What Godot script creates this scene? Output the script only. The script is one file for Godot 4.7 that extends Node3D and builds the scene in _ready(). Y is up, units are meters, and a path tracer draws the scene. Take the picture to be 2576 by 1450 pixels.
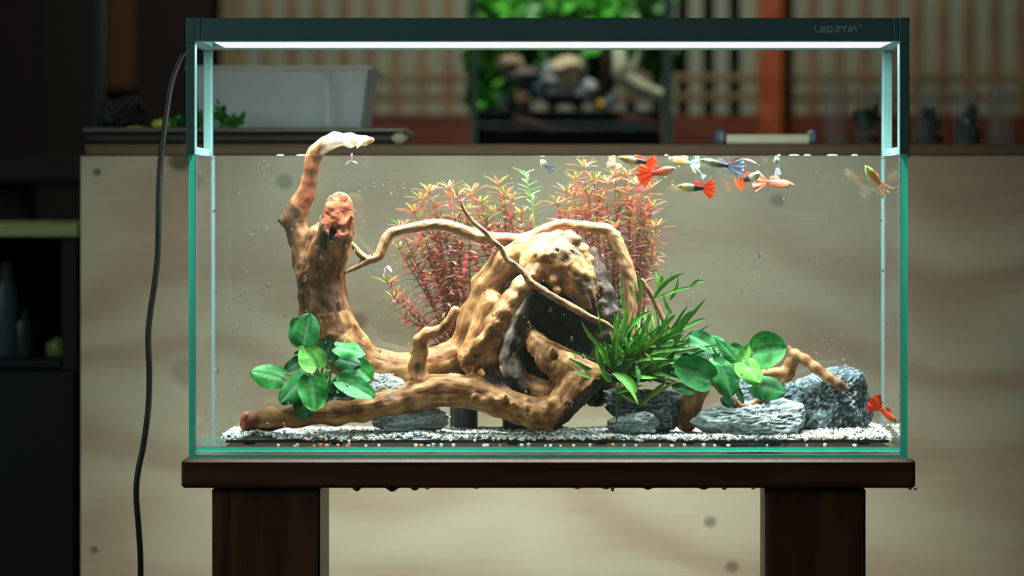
extends Node3D

# ---- frame of the photograph: 2576 x 1450 pixels, the lens axis meets it at (CX, CY) ----
const F := 8256.5
const D := 2.74
const CX := 1380.0
const CY := 525.0
const TY := 0.63                       # height of the stand's top
const S := 0.6 / 1808.0
const EYE := 0.63 + 630.0 * 0.6 / 1808.0
const TB := 0.63 + 0.0092              # upper side of the aquarium's floor pane

var rng := RandomNumberGenerator.new()
var nz := FastNoiseLite.new()
var nz2 := FastNoiseLite.new()
var mats := {}
var taken := {}

func P(px: float, py: float, z: float) -> Vector3:
	var k := (D - z) / F
	return Vector3((px - CX) * k, EYE - (py - CY) * k, z)

func PM(px: float, py: float, zmm: float) -> Vector3:
	return P(px, py, zmm * 0.001)

func R(r: float, z: float) -> float:
	return r * (D - z) / F

func L(r: float, g: float, b: float) -> Color:      # an sRGB colour, as linear values for vertices
	return Color(r / 255.0, g / 255.0, b / 255.0).srgb_to_linear()

func K(r: float, g: float, b: float) -> Color:
	return Color(r / 255.0, g / 255.0, b / 255.0)

# ---------------------------------------------------------------- naming
func numbered(called: String) -> String:
	if not taken.has(called):
		taken[called] = 0
		return called
	taken[called] += 1
	return "%s_%03d" % [called, taken[called]]

func tag(o: Node, label: String, category: String, group := "", kind := "") -> void:
	o.set_meta("label", label)
	o.set_meta("category", category)
	if group: o.set_meta("group", group)
	if kind: o.set_meta("kind", kind)

func thing(called: String, label: String, category: String, at := Vector3.ZERO, group := "") -> Node3D:
	var o := Node3D.new()
	o.name = numbered(called)
	add_child(o)
	o.position = at
	tag(o, label, category, group)
	return o

func part(called: String, m: Mesh, parent: Node3D, at := Transform3D()) -> MeshInstance3D:
	var o := MeshInstance3D.new()
	o.name = called
	o.mesh = m
	o.transform = at
	parent.add_child(o, true)
	return o

func lone(called: String, m: Mesh, label: String, category: String, group := "", kind := "") -> MeshInstance3D:
	var o := MeshInstance3D.new()
	o.name = numbered(called)
	o.mesh = m
	add_child(o)
	tag(o, label, category, group, kind)
	return o

func struct(called: String, m: Mesh) -> MeshInstance3D:
	var o := MeshInstance3D.new()
	o.name = called
	o.mesh = m
	add_child(o, true)
	o.set_meta("kind", "structure")
	return o

# ---------------------------------------------------------------- materials
func mat(c: Color, rough := 0.7, metal := 0.0) -> StandardMaterial3D:
	var m := StandardMaterial3D.new()
	m.albedo_color = c
	m.roughness = rough
	m.metallic = metal
	return m

func vmat(rough := 0.7) -> StandardMaterial3D:
	var m := mat(Color.WHITE, rough)
	m.vertex_color_use_as_albedo = true
	return m

func noise_tex(freq: float, seed_: int, octaves := 4, size := 256) -> NoiseTexture2D:
	var n := FastNoiseLite.new()
	n.noise_type = FastNoiseLite.TYPE_SIMPLEX_SMOOTH
	n.seed = seed_
	n.frequency = freq
	n.fractal_octaves = octaves
	var t := NoiseTexture2D.new()
	t.width = size
	t.height = size
	t.seamless = true
	t.noise = n
	return t

func relief(m: StandardMaterial3D, t: Texture2D, cm: float, scale_: Vector3) -> void:
	m.heightmap_enabled = true
	m.heightmap_texture = t
	m.heightmap_scale = cm
	m.uv1_triplanar = true
	m.uv1_scale = scale_

# ---------------------------------------------------------------- mesh builder
class MB:
	var v := PackedVector3Array()
	var n := PackedVector3Array()
	var c := PackedColorArray()
	var uv := PackedVector2Array()
	var f := PackedInt32Array()

	func vert(p: Vector3, col: Color = Color.WHITE, t: Vector2 = Vector2.ZERO) -> int:
		v.append(p)
		c.append(col)
		uv.append(t)
		return v.size() - 1

	func tri(a: int, b: int, d: int) -> void:
		f.append(a); f.append(b); f.append(d)

	func quad(a: int, b: int, d: int, e: int) -> void:
		f.append(a); f.append(b); f.append(d)
		f.append(a); f.append(d); f.append(e)

	func flat(a: Vector3, b: Vector3, d: Vector3, e: Vector3, col: Color = Color.WHITE) -> void:   # clockwise seen from outside
		var i := vert(a, col, Vector2(0, 0)); vert(b, col, Vector2(1, 0)); vert(d, col, Vector2(1, 1)); vert(e, col, Vector2(0, 1))
		quad(i, i + 1, i + 2, i + 3)

	func box(lo: Vector3, hi: Vector3, col: Color = Color.WHITE) -> void:
		var a := lo; var b := hi
		flat(Vector3(a.x, b.y, b.z), Vector3(b.x, b.y, b.z), Vector3(b.x, a.y, b.z), Vector3(a.x, a.y, b.z), col)
		flat(Vector3(b.x, b.y, a.z), Vector3(a.x, b.y, a.z), Vector3(a.x, a.y, a.z), Vector3(b.x, a.y, a.z), col)
		flat(Vector3(b.x, b.y, b.z), Vector3(b.x, b.y, a.z), Vector3(b.x, a.y, a.z), Vector3(b.x, a.y, b.z), col)
		flat(Vector3(a.x, b.y, a.z), Vector3(a.x, b.y, b.z), Vector3(a.x, a.y, b.z), Vector3(a.x, a.y, a.z), col)
		flat(Vector3(a.x, b.y, a.z), Vector3(b.x, b.y, a.z), Vector3(b.x, b.y, b.z), Vector3(a.x, b.y, b.z), col)
		flat(Vector3(a.x, a.y, b.z), Vector3(b.x, a.y, b.z), Vector3(b.x, a.y, a.z), Vector3(a.x, a.y, a.z), col)

	# a box with chamfered edges
	func bevel(lo: Vector3, hi: Vector3, r: float, col: Color = Color.WHITE) -> void:
		var cen := (lo + hi) * 0.5
		var h := (hi - lo) * 0.5
		r = minf(r, minf(h.x, minf(h.y, h.z)) * 0.9)
		var pts := {}
		for sx in [-1, 1]:
			for sy in [-1, 1]:
				for sz in [-1, 1]:
					var s := Vector3(sx, sy, sz)
					pts[[sx, sy, sz, 0]] = cen + s * Vector3(h.x, h.y - r, h.z - r)
					pts[[sx, sy, sz, 1]] = cen + s * Vector3(h.x - r, h.y, h.z - r)
					pts[[sx, sy, sz, 2]] = cen + s * Vector3(h.x - r, h.y - r, h.z)
		var polys := []
		for ax in 3:
			for s in [-1, 1]:
				var ring := []
				for q in [[-1, -1], [1, -1], [1, 1], [-1, 1]]:
					var k := [0, 0, 0]
					k[ax] = s; k[(ax + 1) % 3] = q[0]; k[(ax + 2) % 3] = q[1]
					ring.append(pts[[k[0], k[1], k[2], ax]])
				polys.append(ring)
			for s1 in [-1, 1]:
				for s2 in [-1, 1]:
					var b := (ax + 1) % 3
					var d := (ax + 2) % 3
					var ring := []
					for e in [[-1, b], [1, b], [1, d], [-1, d]]:
						var k := [0, 0, 0]
						k[ax] = e[0]; k[b] = s1; k[d] = s2
						ring.append(pts[[k[0], k[1], k[2], e[1]]])
					polys.append(ring)
		for sx in [-1, 1]:
			for sy in [-1, 1]:
				for sz in [-1, 1]:
					polys.append([pts[[sx, sy, sz, 0]], pts[[sx, sy, sz, 1]], pts[[sx, sy, sz, 2]]])
		for ring in polys:
			var mid := Vector3.ZERO
			for p in ring: mid += p
			mid /= ring.size()
			var nn: Vector3 = (ring[1] - ring[0]).cross(ring[2] - ring[0])
			if nn.dot(mid - cen) > 0: ring.reverse()
			var i := v.size()
			for p in ring: vert(p, col)
			tri(i, i + 1, i + 2)
			if ring.size() == 4: tri(i, i + 2, i + 3)

	# prism of a polygon in the x-y plane, from z0 (back) to z1 (front)
	func prism(poly: PackedVector2Array, z0: float, z1: float, col: Color = Color.WHITE) -> void:
		var idx := Geometry2D.triangulate_polygon(poly)
		var np := poly.size()
		var area := 0.0
		for i in np: area += poly[i].cross(poly[(i + 1) % np])
		for side in 2:
			var b := v.size()
			for p in poly: vert(Vector3(p.x, p.y, z1 if side == 0 else z0), col)
			for i in range(0, idx.size(), 3):
				var q := (poly[idx[i + 1]] - poly[idx[i]]).cross(poly[idx[i + 2]] - poly[idx[i]])
				if (q < 0) == (side == 0): tri(b + idx[i], b + idx[i + 1], b + idx[i + 2])
				else: tri(b + idx[i], b + idx[i + 2], b + idx[i + 1])
		for i in np:
			var p := poly[i]
			var q := poly[(i + 1) % np]
			if area < 0: flat(Vector3(p.x, p.y, z0), Vector3(q.x, q.y, z0), Vector3(q.x, q.y, z1), Vector3(p.x, p.y, z1), col)
			else: flat(Vector3(q.x, q.y, z0), Vector3(p.x, p.y, z0), Vector3(p.x, p.y, z1), Vector3(q.x, q.y, z1), col)

	func smooth_normals() -> void:
		n.resize(v.size())
		n.fill(Vector3.ZERO)
		for i in range(0, f.size(), 3):
			var q := (v[f[i + 2]] - v[f[i]]).cross(v[f[i + 1]] - v[f[i]])
			n[f[i]] += q; n[f[i + 1]] += q; n[f[i + 2]] += q
		for i in n.size(): n[i] = n[i].normalized()

	func mesh(m: Material, smooth := false) -> ArrayMesh:
		if smooth and n.size() != v.size(): smooth_normals()
		var am := ArrayMesh.new()
		add_to(am, m, smooth)
		return am

	func add_to(am: ArrayMesh, m: Material, smooth := false) -> void:
		var a := []
		a.resize(Mesh.ARRAY_MAX)
		if smooth:
			if n.size() != v.size(): smooth_normals()
			a[Mesh.ARRAY_VERTEX] = v
			a[Mesh.ARRAY_NORMAL] = n
			a[Mesh.ARRAY_COLOR] = c
			a[Mesh.ARRAY_TEX_UV] = uv
			a[Mesh.ARRAY_INDEX] = f
		else:
			var v2 := PackedVector3Array(); var n2 := PackedVector3Array(); var c2 := PackedColorArray(); var u2 := PackedVector2Array()
			for i in range(0, f.size(), 3):
				var q := (v[f[i + 2]] - v[f[i]]).cross(v[f[i + 1]] - v[f[i]]).normalized()
				for k in 3:
					v2.append(v[f[i + k]]); n2.append(q); c2.append(c[f[i + k]]); u2.append(uv[f[i + k]])
			a[Mesh.ARRAY_VERTEX] = v2
			a[Mesh.ARRAY_NORMAL] = n2
			a[Mesh.ARRAY_COLOR] = c2
			a[Mesh.ARRAY_TEX_UV] = u2
		am.add_surface_from_arrays(Mesh.PRIMITIVE_TRIANGLES, a)
		am.surface_set_material(am.get_surface_count() - 1, m)

func box_mesh(lo: Vector3, hi: Vector3, m: Material, r := 0.0) -> ArrayMesh:
	var b := MB.new()
	if r > 0.0: b.bevel(lo, hi, r)
	else: b.box(lo, hi)
	return b.mesh(m)

# a box given by the pixels of its front face, its front z and its depth
func pbox(x0: float, y0: float, x1: float, y1: float, z: float, depth: float, m: Material, r := 0.0) -> ArrayMesh:
	var a := P(x0, y1, z)
	var b := P(x1, y0, z)
	return box_mesh(Vector3(a.x, a.y, z - depth), Vector3(b.x, b.y, z), m, r)

# a lathe about +y; profile of (radius, y)
func lathe(b: MB, prof: Array, seg: int, cen := Vector3.ZERO, squash := Vector3.ONE, col := Color.WHITE) -> void:
	var base := b.v.size()
	for p in prof:
		for s in seg:
			var a := TAU * s / seg
			b.vert(cen + Vector3(cos(a) * p[0], p[1], sin(a) * p[0]) * squash, col, Vector2(float(s) / seg, p[1]))
	for i in prof.size() - 1:
		for s in seg:
			var s2 := (s + 1) % seg
			b.quad(base + i * seg + s, base + i * seg + s2, base + (i + 1) * seg + s2, base + (i + 1) * seg + s)

func spline(pts: Array, per: int) -> Array:          # Catmull-Rom through Vector4(x, y, z, radius)
	var out := []
	var k := pts.size()
	for i in k - 1:
		var p0: Vector4 = pts[maxi(i - 1, 0)]
		var p1: Vector4 = pts[i]
		var p2: Vector4 = pts[i + 1]
		var p3: Vector4 = pts[mini(i + 2, k - 1)]
		for s in per:
			var t := float(s) / per
			out.append(0.5 * ((2.0 * p1) + (p2 - p0) * t + (2.0 * p0 - 5.0 * p1 + 4.0 * p2 - p3) * t * t + (3.0 * p1 - p0 - 3.0 * p2 + p3) * t * t * t))
	out.append(pts[k - 1])
	return out

func chain(rows: Array) -> Array:                    # rows of [px, py, z in mm, radius in px]
	var out := []
	for r in rows:
		var p := PM(r[0], r[1], r[2])
		out.append(Vector4(p.x, p.y, p.z, R(r[3], r[2] * 0.001)))
	return out

# sweep a wobbling round section along points (Vector4 with radius); colour by callable(t along 0..1, angle, noise)
func sweep(b: MB, pts: Array, seg: int, rough: float, shade: Callable, caps := true) -> void:
	var up := Vector3.UP
	var base := b.v.size()
	var k := pts.size()
	var run := 0.0
	for i in k:
		var p := Vector3(pts[i].x, pts[i].y, pts[i].z)
		var a := Vector3(pts[maxi(i - 1, 0)].x, pts[maxi(i - 1, 0)].y, pts[maxi(i - 1, 0)].z)
		var e := Vector3(pts[mini(i + 1, k - 1)].x, pts[mini(i + 1, k - 1)].y, pts[mini(i + 1, k - 1)].z)
		var t := (e - a).normalized()
		if i == 0 and absf(t.dot(up)) > 0.95: up = Vector3.BACK
		var side := t.cross(up).normalized()
		up = side.cross(t).normalized()
		run += p.distance_to(a) if i > 0 else 0.0
		for s in seg:
			var ang := TAU * s / seg
			var dir := side * cos(ang) + up * sin(ang)
			var q := 0.0
			if rough > 0.0:
				q = nz.get_noise_3d(dir.x * 40.0 + p.x * 900.0, dir.y * 40.0 + p.y * 900.0, p.z * 900.0 + dir.z * 40.0)
			var rr: float = pts[i].w * (1.0 + rough * q)
			b.vert(p + dir * rr, shade.call(float(i) / (k - 1), ang, q), Vector2(float(s) / seg, run))
	for i in k - 1:
		for s in seg:
			var s2 := (s + 1) % seg
			b.quad(base + i * seg + s, base + i * seg + s2, base + (i + 1) * seg + s2, base + (i + 1) * seg + s)
	if caps:
		for side_ in 2:
			var i0 := base if side_ == 0 else base + (k - 1) * seg
			var pc: Vector4 = pts[0] if side_ == 0 else pts[k - 1]
			var m := b.vert(Vector3(pc.x, pc.y, pc.z), b.c[i0], Vector2.ZERO)
			for s in seg:
				if side_ == 1: b.tri(m, i0 + s, i0 + (s + 1) % seg)
				else: b.tri(m, i0 + (s + 1) % seg, i0 + s)

# ---------------------------------------------------------------- driftwood: a field of joined capsules, meshed as surface nets
class Wood:
	var o: Vector3
	var c: float
	var nx: int
	var ny: int
	var nk: int
	var d := PackedFloat32Array()
	var w := PackedInt32Array()
	var A := PackedVector3Array()
	var B := PackedVector3Array()
	var RA := PackedFloat32Array()
	var RB := PackedFloat32Array()
	var T := PackedFloat32Array()
	var tint := PackedInt32Array()

	func _init(lo: Vector3, hi: Vector3, cell: float) -> void:
		o = lo
		c = cell
		nx = int((hi.x - lo.x) / c) + 2
		ny = int((hi.y - lo.y) / c) + 2
		nk = int((hi.z - lo.z) / c) + 2
		d.resize(nx * ny * nk)
		d.fill(1.0)
		w.resize(nx * ny * nk)
		w.fill(0)

	func bone(a: Vector3, b: Vector3, ra: float, rb: float, k: float, tn: int, t0: float, carve := false) -> void:
		var id := A.size()
		A.append(a); B.append(b); RA.append(ra); RB.append(rb); T.append(t0); tint.append(tn)
		var m := k + 2.5 * c
		var lo := Vector3(minf(a.x - ra, b.x - rb), minf(a.y - ra, b.y - rb), minf(a.z - ra, b.z - rb)) - Vector3(m, m, m)
		var hi := Vector3(maxf(a.x + ra, b.x + rb), maxf(a.y + ra, b.y + rb), maxf(a.z + ra, b.z + rb)) + Vector3(m, m, m)
		var x0 := maxi(0, int((lo.x - o.x) / c)); var x1 := mini(nx - 1, int((hi.x - o.x) / c) + 1)
		var y0 := maxi(0, int((lo.y - o.y) / c)); var y1 := mini(ny - 1, int((hi.y - o.y) / c) + 1)
		var z0 := maxi(0, int((lo.z - o.z) / c)); var z1 := mini(nk - 1, int((hi.z - o.z) / c) + 1)
		var ba := b - a
		var inv := 1.0 / maxf(ba.length_squared(), 1e-12)
		var dr := rb - ra
		var k4 := 0.25 / k
		var nxy := nx * ny
		for z in range(z0, z1 + 1):
			for y in range(y0, y1 + 1):
				var q := Vector3(o.x + x0 * c, o.y + y * c, o.z + z * c) - a
				var i := z * nxy + y * nx + x0
				for x in range(x0, x1 + 1):
					var h := clampf(q.dot(ba) * inv, 0.0, 1.0)
					var e := (q - ba * h).length() - ra - dr * h
					if e < m:
						var old := d[i]
						if carve:
							e = -e
							var g := k - absf(old - e)
							if e > old: w[i] = id
							d[i] = maxf(old, e) + (g * g * k4 if g > 0.0 else 0.0)
						else:
							var g := k - absf(old - e)
							if e < old: w[i] = id
							d[i] = minf(old, e) - (g * g * k4 if g > 0.0 else 0.0)
					i += 1
					q.x += c

	func limb(pts: Array, k: float, tn: int, carve := false) -> void:
		var t := 0.0
		for i in pts.size() - 1:
			var a := Vector3(pts[i].x, pts[i].y, pts[i].z)
			var b := Vector3(pts[i + 1].x, pts[i + 1].y, pts[i + 1].z)
			bone(a, b, pts[i].w, pts[i + 1].w, k, tn, t, carve)
			t += a.distance_to(b)

	func cut(at: Vector3, nrm: Vector3, within: Vector3, reach: float, tn: int) -> void:
		nrm = nrm.normalized()
		var id := A.size()
		A.append(at); B.append(at + nrm * 0.001); RA.append(0.0); RB.append(0.0); T.append(0.0); tint.append(tn)
		var nxy := nx * ny
		for z in range(maxi(0, int((within.z - reach - o.z) / c)), mini(nk, int((within.z + reach - o.z) / c) + 1)):
			for y in range(maxi(0, int((within.y - reach - o.y) / c)), mini(ny, int((within.y + reach - o.y) / c) + 1)):
				for x in range(maxi(0, int((within.x - reach - o.x) / c)), mini(nx, int((within.x + reach - o.x) / c) + 1)):
					var p := Vector3(o.x + x * c, o.y + y * c, o.z + z * c)
					if p.distance_squared_to(within) > reach * reach: continue
					var e := nrm.dot(p - at)
					var i := z * nxy + y * nx + x
					if e > d[i]:
						d[i] = e
						w[i] = id

	# where[i] of the vertices gives the bone that each belongs to
	func mesh_into(b: MB, owner: PackedInt32Array) -> void:
		var id := PackedInt32Array()
		id.resize(d.size())
		id.fill(-1)
		var nxy := nx * ny
		var off := PackedInt32Array([0, 1, nx, nx + 1, nxy, nxy + 1, nxy + nx, nxy + nx + 1])
		var far := 2.4 * c
		var cells := PackedInt32Array()
		for z in nk - 1:
			for y in ny - 1:
				var i := z * nxy + y * nx
				for x in nx - 1:
					if absf(d[i]) < far:
						var s := d[i] < 0.0
						if (d[i + 1] < 0.0) != s or (d[i + nx] < 0.0) != s or (d[i + nx + 1] < 0.0) != s or (d[i + nxy] < 0.0) != s or (d[i + nxy + 1] < 0.0) != s or (d[i + nxy + nx] < 0.0) != s or (d[i + nxy + nx + 1] < 0.0) != s:
							var sum := Vector3.ZERO
							var cnt := 0
							for a in 8:
								for bit in [1, 2, 4]:
									if a & bit: continue
									var e: int = a | bit
									var da := d[i + off[a]]
									var de := d[i + off[e]]
									if (da < 0.0) != (de < 0.0):
										var t := da / (da - de)
										sum += Vector3(a & 1, (a >> 1) & 1, (a >> 2) & 1) + Vector3(1 if bit == 1 else 0, 1 if bit == 2 else 0, 1 if bit == 4 else 0) * t
										cnt += 1
							id[i] = b.vert(o + (Vector3(x, y, z) + sum / cnt) * c)
							owner.append(w[i])
							cells.append(i)
					i += 1
		for i in cells:
			var s := d[i] < 0.0
			if i - nx - nxy >= 0:
				if (d[i + 1] < 0.0) != s: face(b, id[i], id[i - nx], id[i - nx - nxy], id[i - nxy], s)
				if (d[i + nx] < 0.0) != s: face(b, id[i], id[i - nxy], id[i - 1 - nxy], id[i - 1], s)
				if (d[i + nxy] < 0.0) != s: face(b, id[i], id[i - 1], id[i - 1 - nx], id[i - nx], s)

	func face(b: MB, p: int, q: int, r: int, s: int, inside: bool) -> void:
		if p < 0 or q < 0 or r < 0 or s < 0: return
		if inside: b.quad(p, s, r, q)
		else: b.quad(p, q, r, s)

# colours of bare wood by tint: [dark, mid, light]
var wood_tints := []

# turn a field into a mesh: fibres, lumps and colours laid along the limbs; spots = [px, py, z mm, radius px, colour, strength]: patches of another colour on the wood, some of them painted shade
func carve_out(wd: Wood, material: Material, spots: Array, amp: float) -> ArrayMesh:
	var b := MB.new()
	var own := PackedInt32Array()
	wd.mesh_into(b, own)
	b.smooth_normals()
	var sp := []
	for s in spots:
		sp.append([PM(s[0], s[1], s[2]), R(s[3], s[2] * 0.001), s[4], s[5]])
	for i in b.v.size():
		var p := b.v[i]
		var id := own[i]
		var a := wd.A[id]
		var ba := wd.B[id] - a
		var h := clampf((p - a).dot(ba) / maxf(ba.length_squared(), 1e-12), 0.0, 1.0)
		var perp := p - a - ba * h
		var t := wd.T[id] + h * ba.length()
		var g := nz.get_noise_3d(perp.x * 4200.0 + t * 160.0, perp.y * 4200.0, perp.z * 4200.0 - t * 160.0)
		var g2 := nz2.get_noise_3d(perp.x * 1000.0 + t * 130.0, perp.y * 1000.0 + t * 90.0, perp.z * 1000.0)
		var lump := nz2.get_noise_3d(p.x * 520.0, p.y * 520.0, p.z * 520.0)
		var tn := wd.tint[id]
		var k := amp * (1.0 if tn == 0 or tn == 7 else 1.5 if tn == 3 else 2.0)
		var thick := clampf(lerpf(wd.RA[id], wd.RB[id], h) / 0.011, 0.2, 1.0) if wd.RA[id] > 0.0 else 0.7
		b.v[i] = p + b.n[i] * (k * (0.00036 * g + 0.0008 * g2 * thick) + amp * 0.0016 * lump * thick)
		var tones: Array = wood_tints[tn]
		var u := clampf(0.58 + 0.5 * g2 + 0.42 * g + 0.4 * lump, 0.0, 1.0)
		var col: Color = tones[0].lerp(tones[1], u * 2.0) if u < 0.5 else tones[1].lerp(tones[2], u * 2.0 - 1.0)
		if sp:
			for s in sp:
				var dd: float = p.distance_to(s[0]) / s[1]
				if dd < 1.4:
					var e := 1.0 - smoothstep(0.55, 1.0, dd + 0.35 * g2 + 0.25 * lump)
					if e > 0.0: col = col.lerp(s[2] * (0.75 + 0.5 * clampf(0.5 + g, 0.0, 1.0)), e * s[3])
		col.a = 1.0
		b.c[i] = col
	b.n.clear()
	return b.mesh(material, true)

func _ready() -> void:
	rng.seed = 20240611
	nz.seed = 7
	nz.noise_type = FastNoiseLite.TYPE_SIMPLEX_SMOOTH
	nz.frequency = 0.1
	nz.fractal_type = FastNoiseLite.FRACTAL_FBM
	nz.fractal_octaves = 3
	nz2.seed = 23
	nz2.noise_type = FastNoiseLite.TYPE_SIMPLEX_SMOOTH
	nz2.frequency = 0.1
	nz2.fractal_octaves = 2
	set_camera_and_light()
	make_materials()
	build_room()
	build_workbench()
	build_stand()
	build_aquarium()
	build_light_bar()
	build_hardscape()
	build_driftwood()
	build_anubias()
	build_fern()
	build_stems()
	build_fish()
	build_gravel()
	build_water_details()
	build_background()

func set_camera_and_light() -> void:
	var cam := Camera3D.new()
	cam.name = "camera"
	cam.near = 0.05
	cam.far = 30.0
	cam.projection = Camera3D.PROJECTION_FRUSTUM
	cam.keep_aspect = Camera3D.KEEP_HEIGHT
	cam.size = cam.near * 1450.0 / F
	cam.frustum_offset = Vector2(cam.near * (1288.0 - CX) / F, cam.near * (CY - 725.0) / F)
	cam.position = Vector3(0, EYE, D)
	add_child(cam)
	cam.current = true
	var we := WorldEnvironment.new()
	we.name = "environment"
	var e := Environment.new()
	e.background_mode = Environment.BG_SKY
	var sky := Sky.new()
	var sm := ProceduralSkyMaterial.new()
	sm.sky_top_color = K(150, 175, 200)
	sm.sky_horizon_color = K(205, 215, 220)
	sm.ground_horizon_color = K(150, 150, 145)
	sm.ground_bottom_color = K(90, 90, 85)
	sky.sky_material = sm
	e.sky = sky
	e.background_energy_multiplier = 0.8
	e.tonemap_mode = Environment.TONE_MAPPER_LINEAR
	e.tonemap_exposure = 1.0
	e.sdfgi_enabled = true
	e.ssao_enabled = true
	e.ssil_enabled = true
	e.volumetric_fog_enabled = true
	e.volumetric_fog_density = 0.0
	we.environment = e
	var lens := CameraAttributesPhysical.new()
	lens.frustum_focal_length = 100.0
	lens.frustum_focus_distance = D + 0.05
	lens.exposure_aperture = 4.0
	we.camera_attributes = lens
	add_child(we)
	# daylight through the window in the left wall, and the aquarium's own light bar
	var day := AreaLight3D.new()
	day.name = "window_daylight"
	day.area_size = Vector2(1.9, 1.1)
	day.light_color = K(205, 238, 235)
	day.light_energy = 1.8
	day.area_range = 12.0
	day.area_attenuation = 2.0
	day.shadow_enabled = true
	day.position = Vector3(-2.19, 1.5, 1.5)
	day.rotation = Vector3(0, -PI / 2, 0)
	add_child(day)
	var led := AreaLight3D.new()
	led.name = "light_bar_glow"
	led.area_size = Vector2(0.555, 0.085)
	led.light_color = K(222, 250, 250)
	led.light_energy = 0.24
	led.area_range = 8.0
	led.area_attenuation = 2.0
	led.shadow_enabled = true
	led.position = P(1378, 105, 0) + Vector3(0, -0.001, -0.062)
	led.rotation = Vector3(-PI / 2, 0, 0)
	add_child(led)
	for i in 20:                           # added downward beams stand in for light the glass walls keep inside
		var sp := SpotLight3D.new()
		sp.name = "light_bar_beam"
		sp.light_color = K(230, 250, 245)
		sp.light_energy = 0.098
		sp.light_size = 0.014
		sp.spot_angle = 56.0
		sp.spot_angle_attenuation = 1.0
		sp.spot_range = 8.0
		sp.spot_attenuation = 2.0
		sp.shadow_enabled = true
		sp.position = led.position + Vector3((i % 10 - 4.5) * 0.056, -0.001, 0.012 if i < 10 else -0.036)
		sp.rotation = Vector3(-PI / 2, 0, 0)
		add_child(sp, true)

func make_materials() -> void:
	var fine := noise_tex(0.035, 3, 4)
	var grit := noise_tex(0.06, 5, 5)
	wood_tints = [
		[L(66, 36, 18), L(130, 84, 45), L(172, 128, 80)],      # bare tan wood
		[L(28, 22, 18), L(62, 52, 43), L(108, 94, 80)],      # weathered grey
		[L(18, 11, 8), L(42, 26, 18), L(76, 50, 36)],           # dark root, and shade painted on the cut face
		[L(92, 40, 20), L(150, 74, 42), L(196, 112, 70)],         # red-brown break
		[L(9, 6, 5), L(20, 14, 10), L(38, 27, 20)],             # dark hollow, its shade partly put into the colour
		[L(74, 44, 26), L(128, 86, 54), L(170, 130, 90)],        # thin brown branch
		[L(28, 16, 10), L(70, 45, 29), L(126, 92, 62)],          # split bark
		[L(48, 26, 14), L(98, 58, 32), L(140, 94, 58)],          # darker brown wood, partly shade painted on the trunk piece
	]
	var m := vmat(0.6)
	m.metallic_specular = 0.34
	relief(m, fine, 0.016, Vector3(90, 90, 90))
	mats.wood = m
	m = vmat(0.85)
	relief(m, grit, 0.04, Vector3(45, 45, 45))
	mats.rock = m
	m = mat(K(226, 240, 236), 0.02)
	m.albedo_color.a = 0.002
	m.transparency = BaseMaterial3D.TRANSPARENCY_ALPHA
	m.metallic_specular = 0.32
	mats.pane = m
	m = mats.pane.duplicate()
	m.metallic_specular = 0.14
	mats.far_pane = m
	m = mat(K(200, 225, 215), 0.02)
	m.albedo_color.a = 0.003
	m.transparency = BaseMaterial3D.TRANSPARENCY_ALPHA
	mats.water = m
	m = mat(K(84, 205, 176), 0.12)
	m.backlight_enabled = true
	m.backlight = K(60, 205, 170)
	mats.edge = m
	m = mat(K(110, 150, 156), 0.3)
	m.albedo_color.a = 0.36
	m.transparency = BaseMaterial3D.TRANSPARENCY_ALPHA
	mats.seal = m
	m = mat(Color(1, 1, 1, 0.0), 0.0)
	m.refraction_enabled = true
	m.refraction_scale = 0.033
	mats.drop = m
	m = mat(K(112, 150, 146), 0.4, 0.4)
	relief(m, noise_tex(0.2, 9, 3), 0.002, Vector3(120, 120, 120))
	mats.bar = m
	mats.bar_inner = mat(K(200, 222, 228), 0.4, 0.1)
	mats.black = mat(K(12, 12, 13), 0.5)
	mats.cable = mat(K(14, 14, 15), 0.42)
	m = mat(K(235, 248, 255), 0.5)
	m.emission_enabled = true
	m.emission = K(232, 247, 255)
	m.emission_energy_multiplier = 3.0
	mats.led = m
	mats.mark = mat(K(190, 212, 204), 0.6)
	m = mat(K(200, 235, 228), 0.6)
	m.backlight_enabled = true
	m.backlight = Color(0.8, 0.9, 0.88)
	m.albedo_color.a = 0.7
	m.transparency = BaseMaterial3D.TRANSPARENCY_ALPHA
	mats.print = m
	for row in [["leaf", 0.55], ["stem_leaf", 0.6]]:
		m = vmat(row[1])
		m.backlight_enabled = true
		m.backlight = Color(0.5, 0.5, 0.5)
		m.metallic_specular = 0.36
		mats[row[0]] = m
	mats.fish = vmat(0.35)
	m = vmat(0.45)
	m.backlight_enabled = true
	m.backlight = Color(0.6, 0.6, 0.6)
	mats.fin = m
	mats.pebble = vmat(0.6)
	mats.cup = mat(K(40, 42, 38), 0.4)
	mats.speck = mat(K(176, 186, 182), 0.7)
	m = mat(K(236, 244, 246), 0.3)
	m.backlight_enabled = true
	m.backlight = Color(0.7, 0.7, 0.7)
	mats.foam = m
	m = mat(K(200, 226, 226), 0.4)
	m.backlight_enabled = true
	m.backlight = Color(0.7, 0.8, 0.8)
	mats.seal_line = m
	mats.wet = mat(K(40, 32, 26), 0.05)
	m = mat(K(120, 150, 136), 0.3)
	mats.glass_edge = m
	m = mat(K(222, 228, 226), 0.5)
	m.albedo_color.a = 0.46
	m.transparency = BaseMaterial3D.TRANSPARENCY_ALPHA
	mats.frosted = m
	m = mat(K(180, 186, 180), 0.3)
	m.albedo_color.a = 0.13
	m.transparency = BaseMaterial3D.TRANSPARENCY_ALPHA
	mats.jar = m
	m = mat(K(255, 240, 215), 0.5)
	m.emission_enabled = true
	m.emission = K(255, 236, 205)
	m.emission_energy_multiplier = 4.0
	mats.bulb = m

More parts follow.
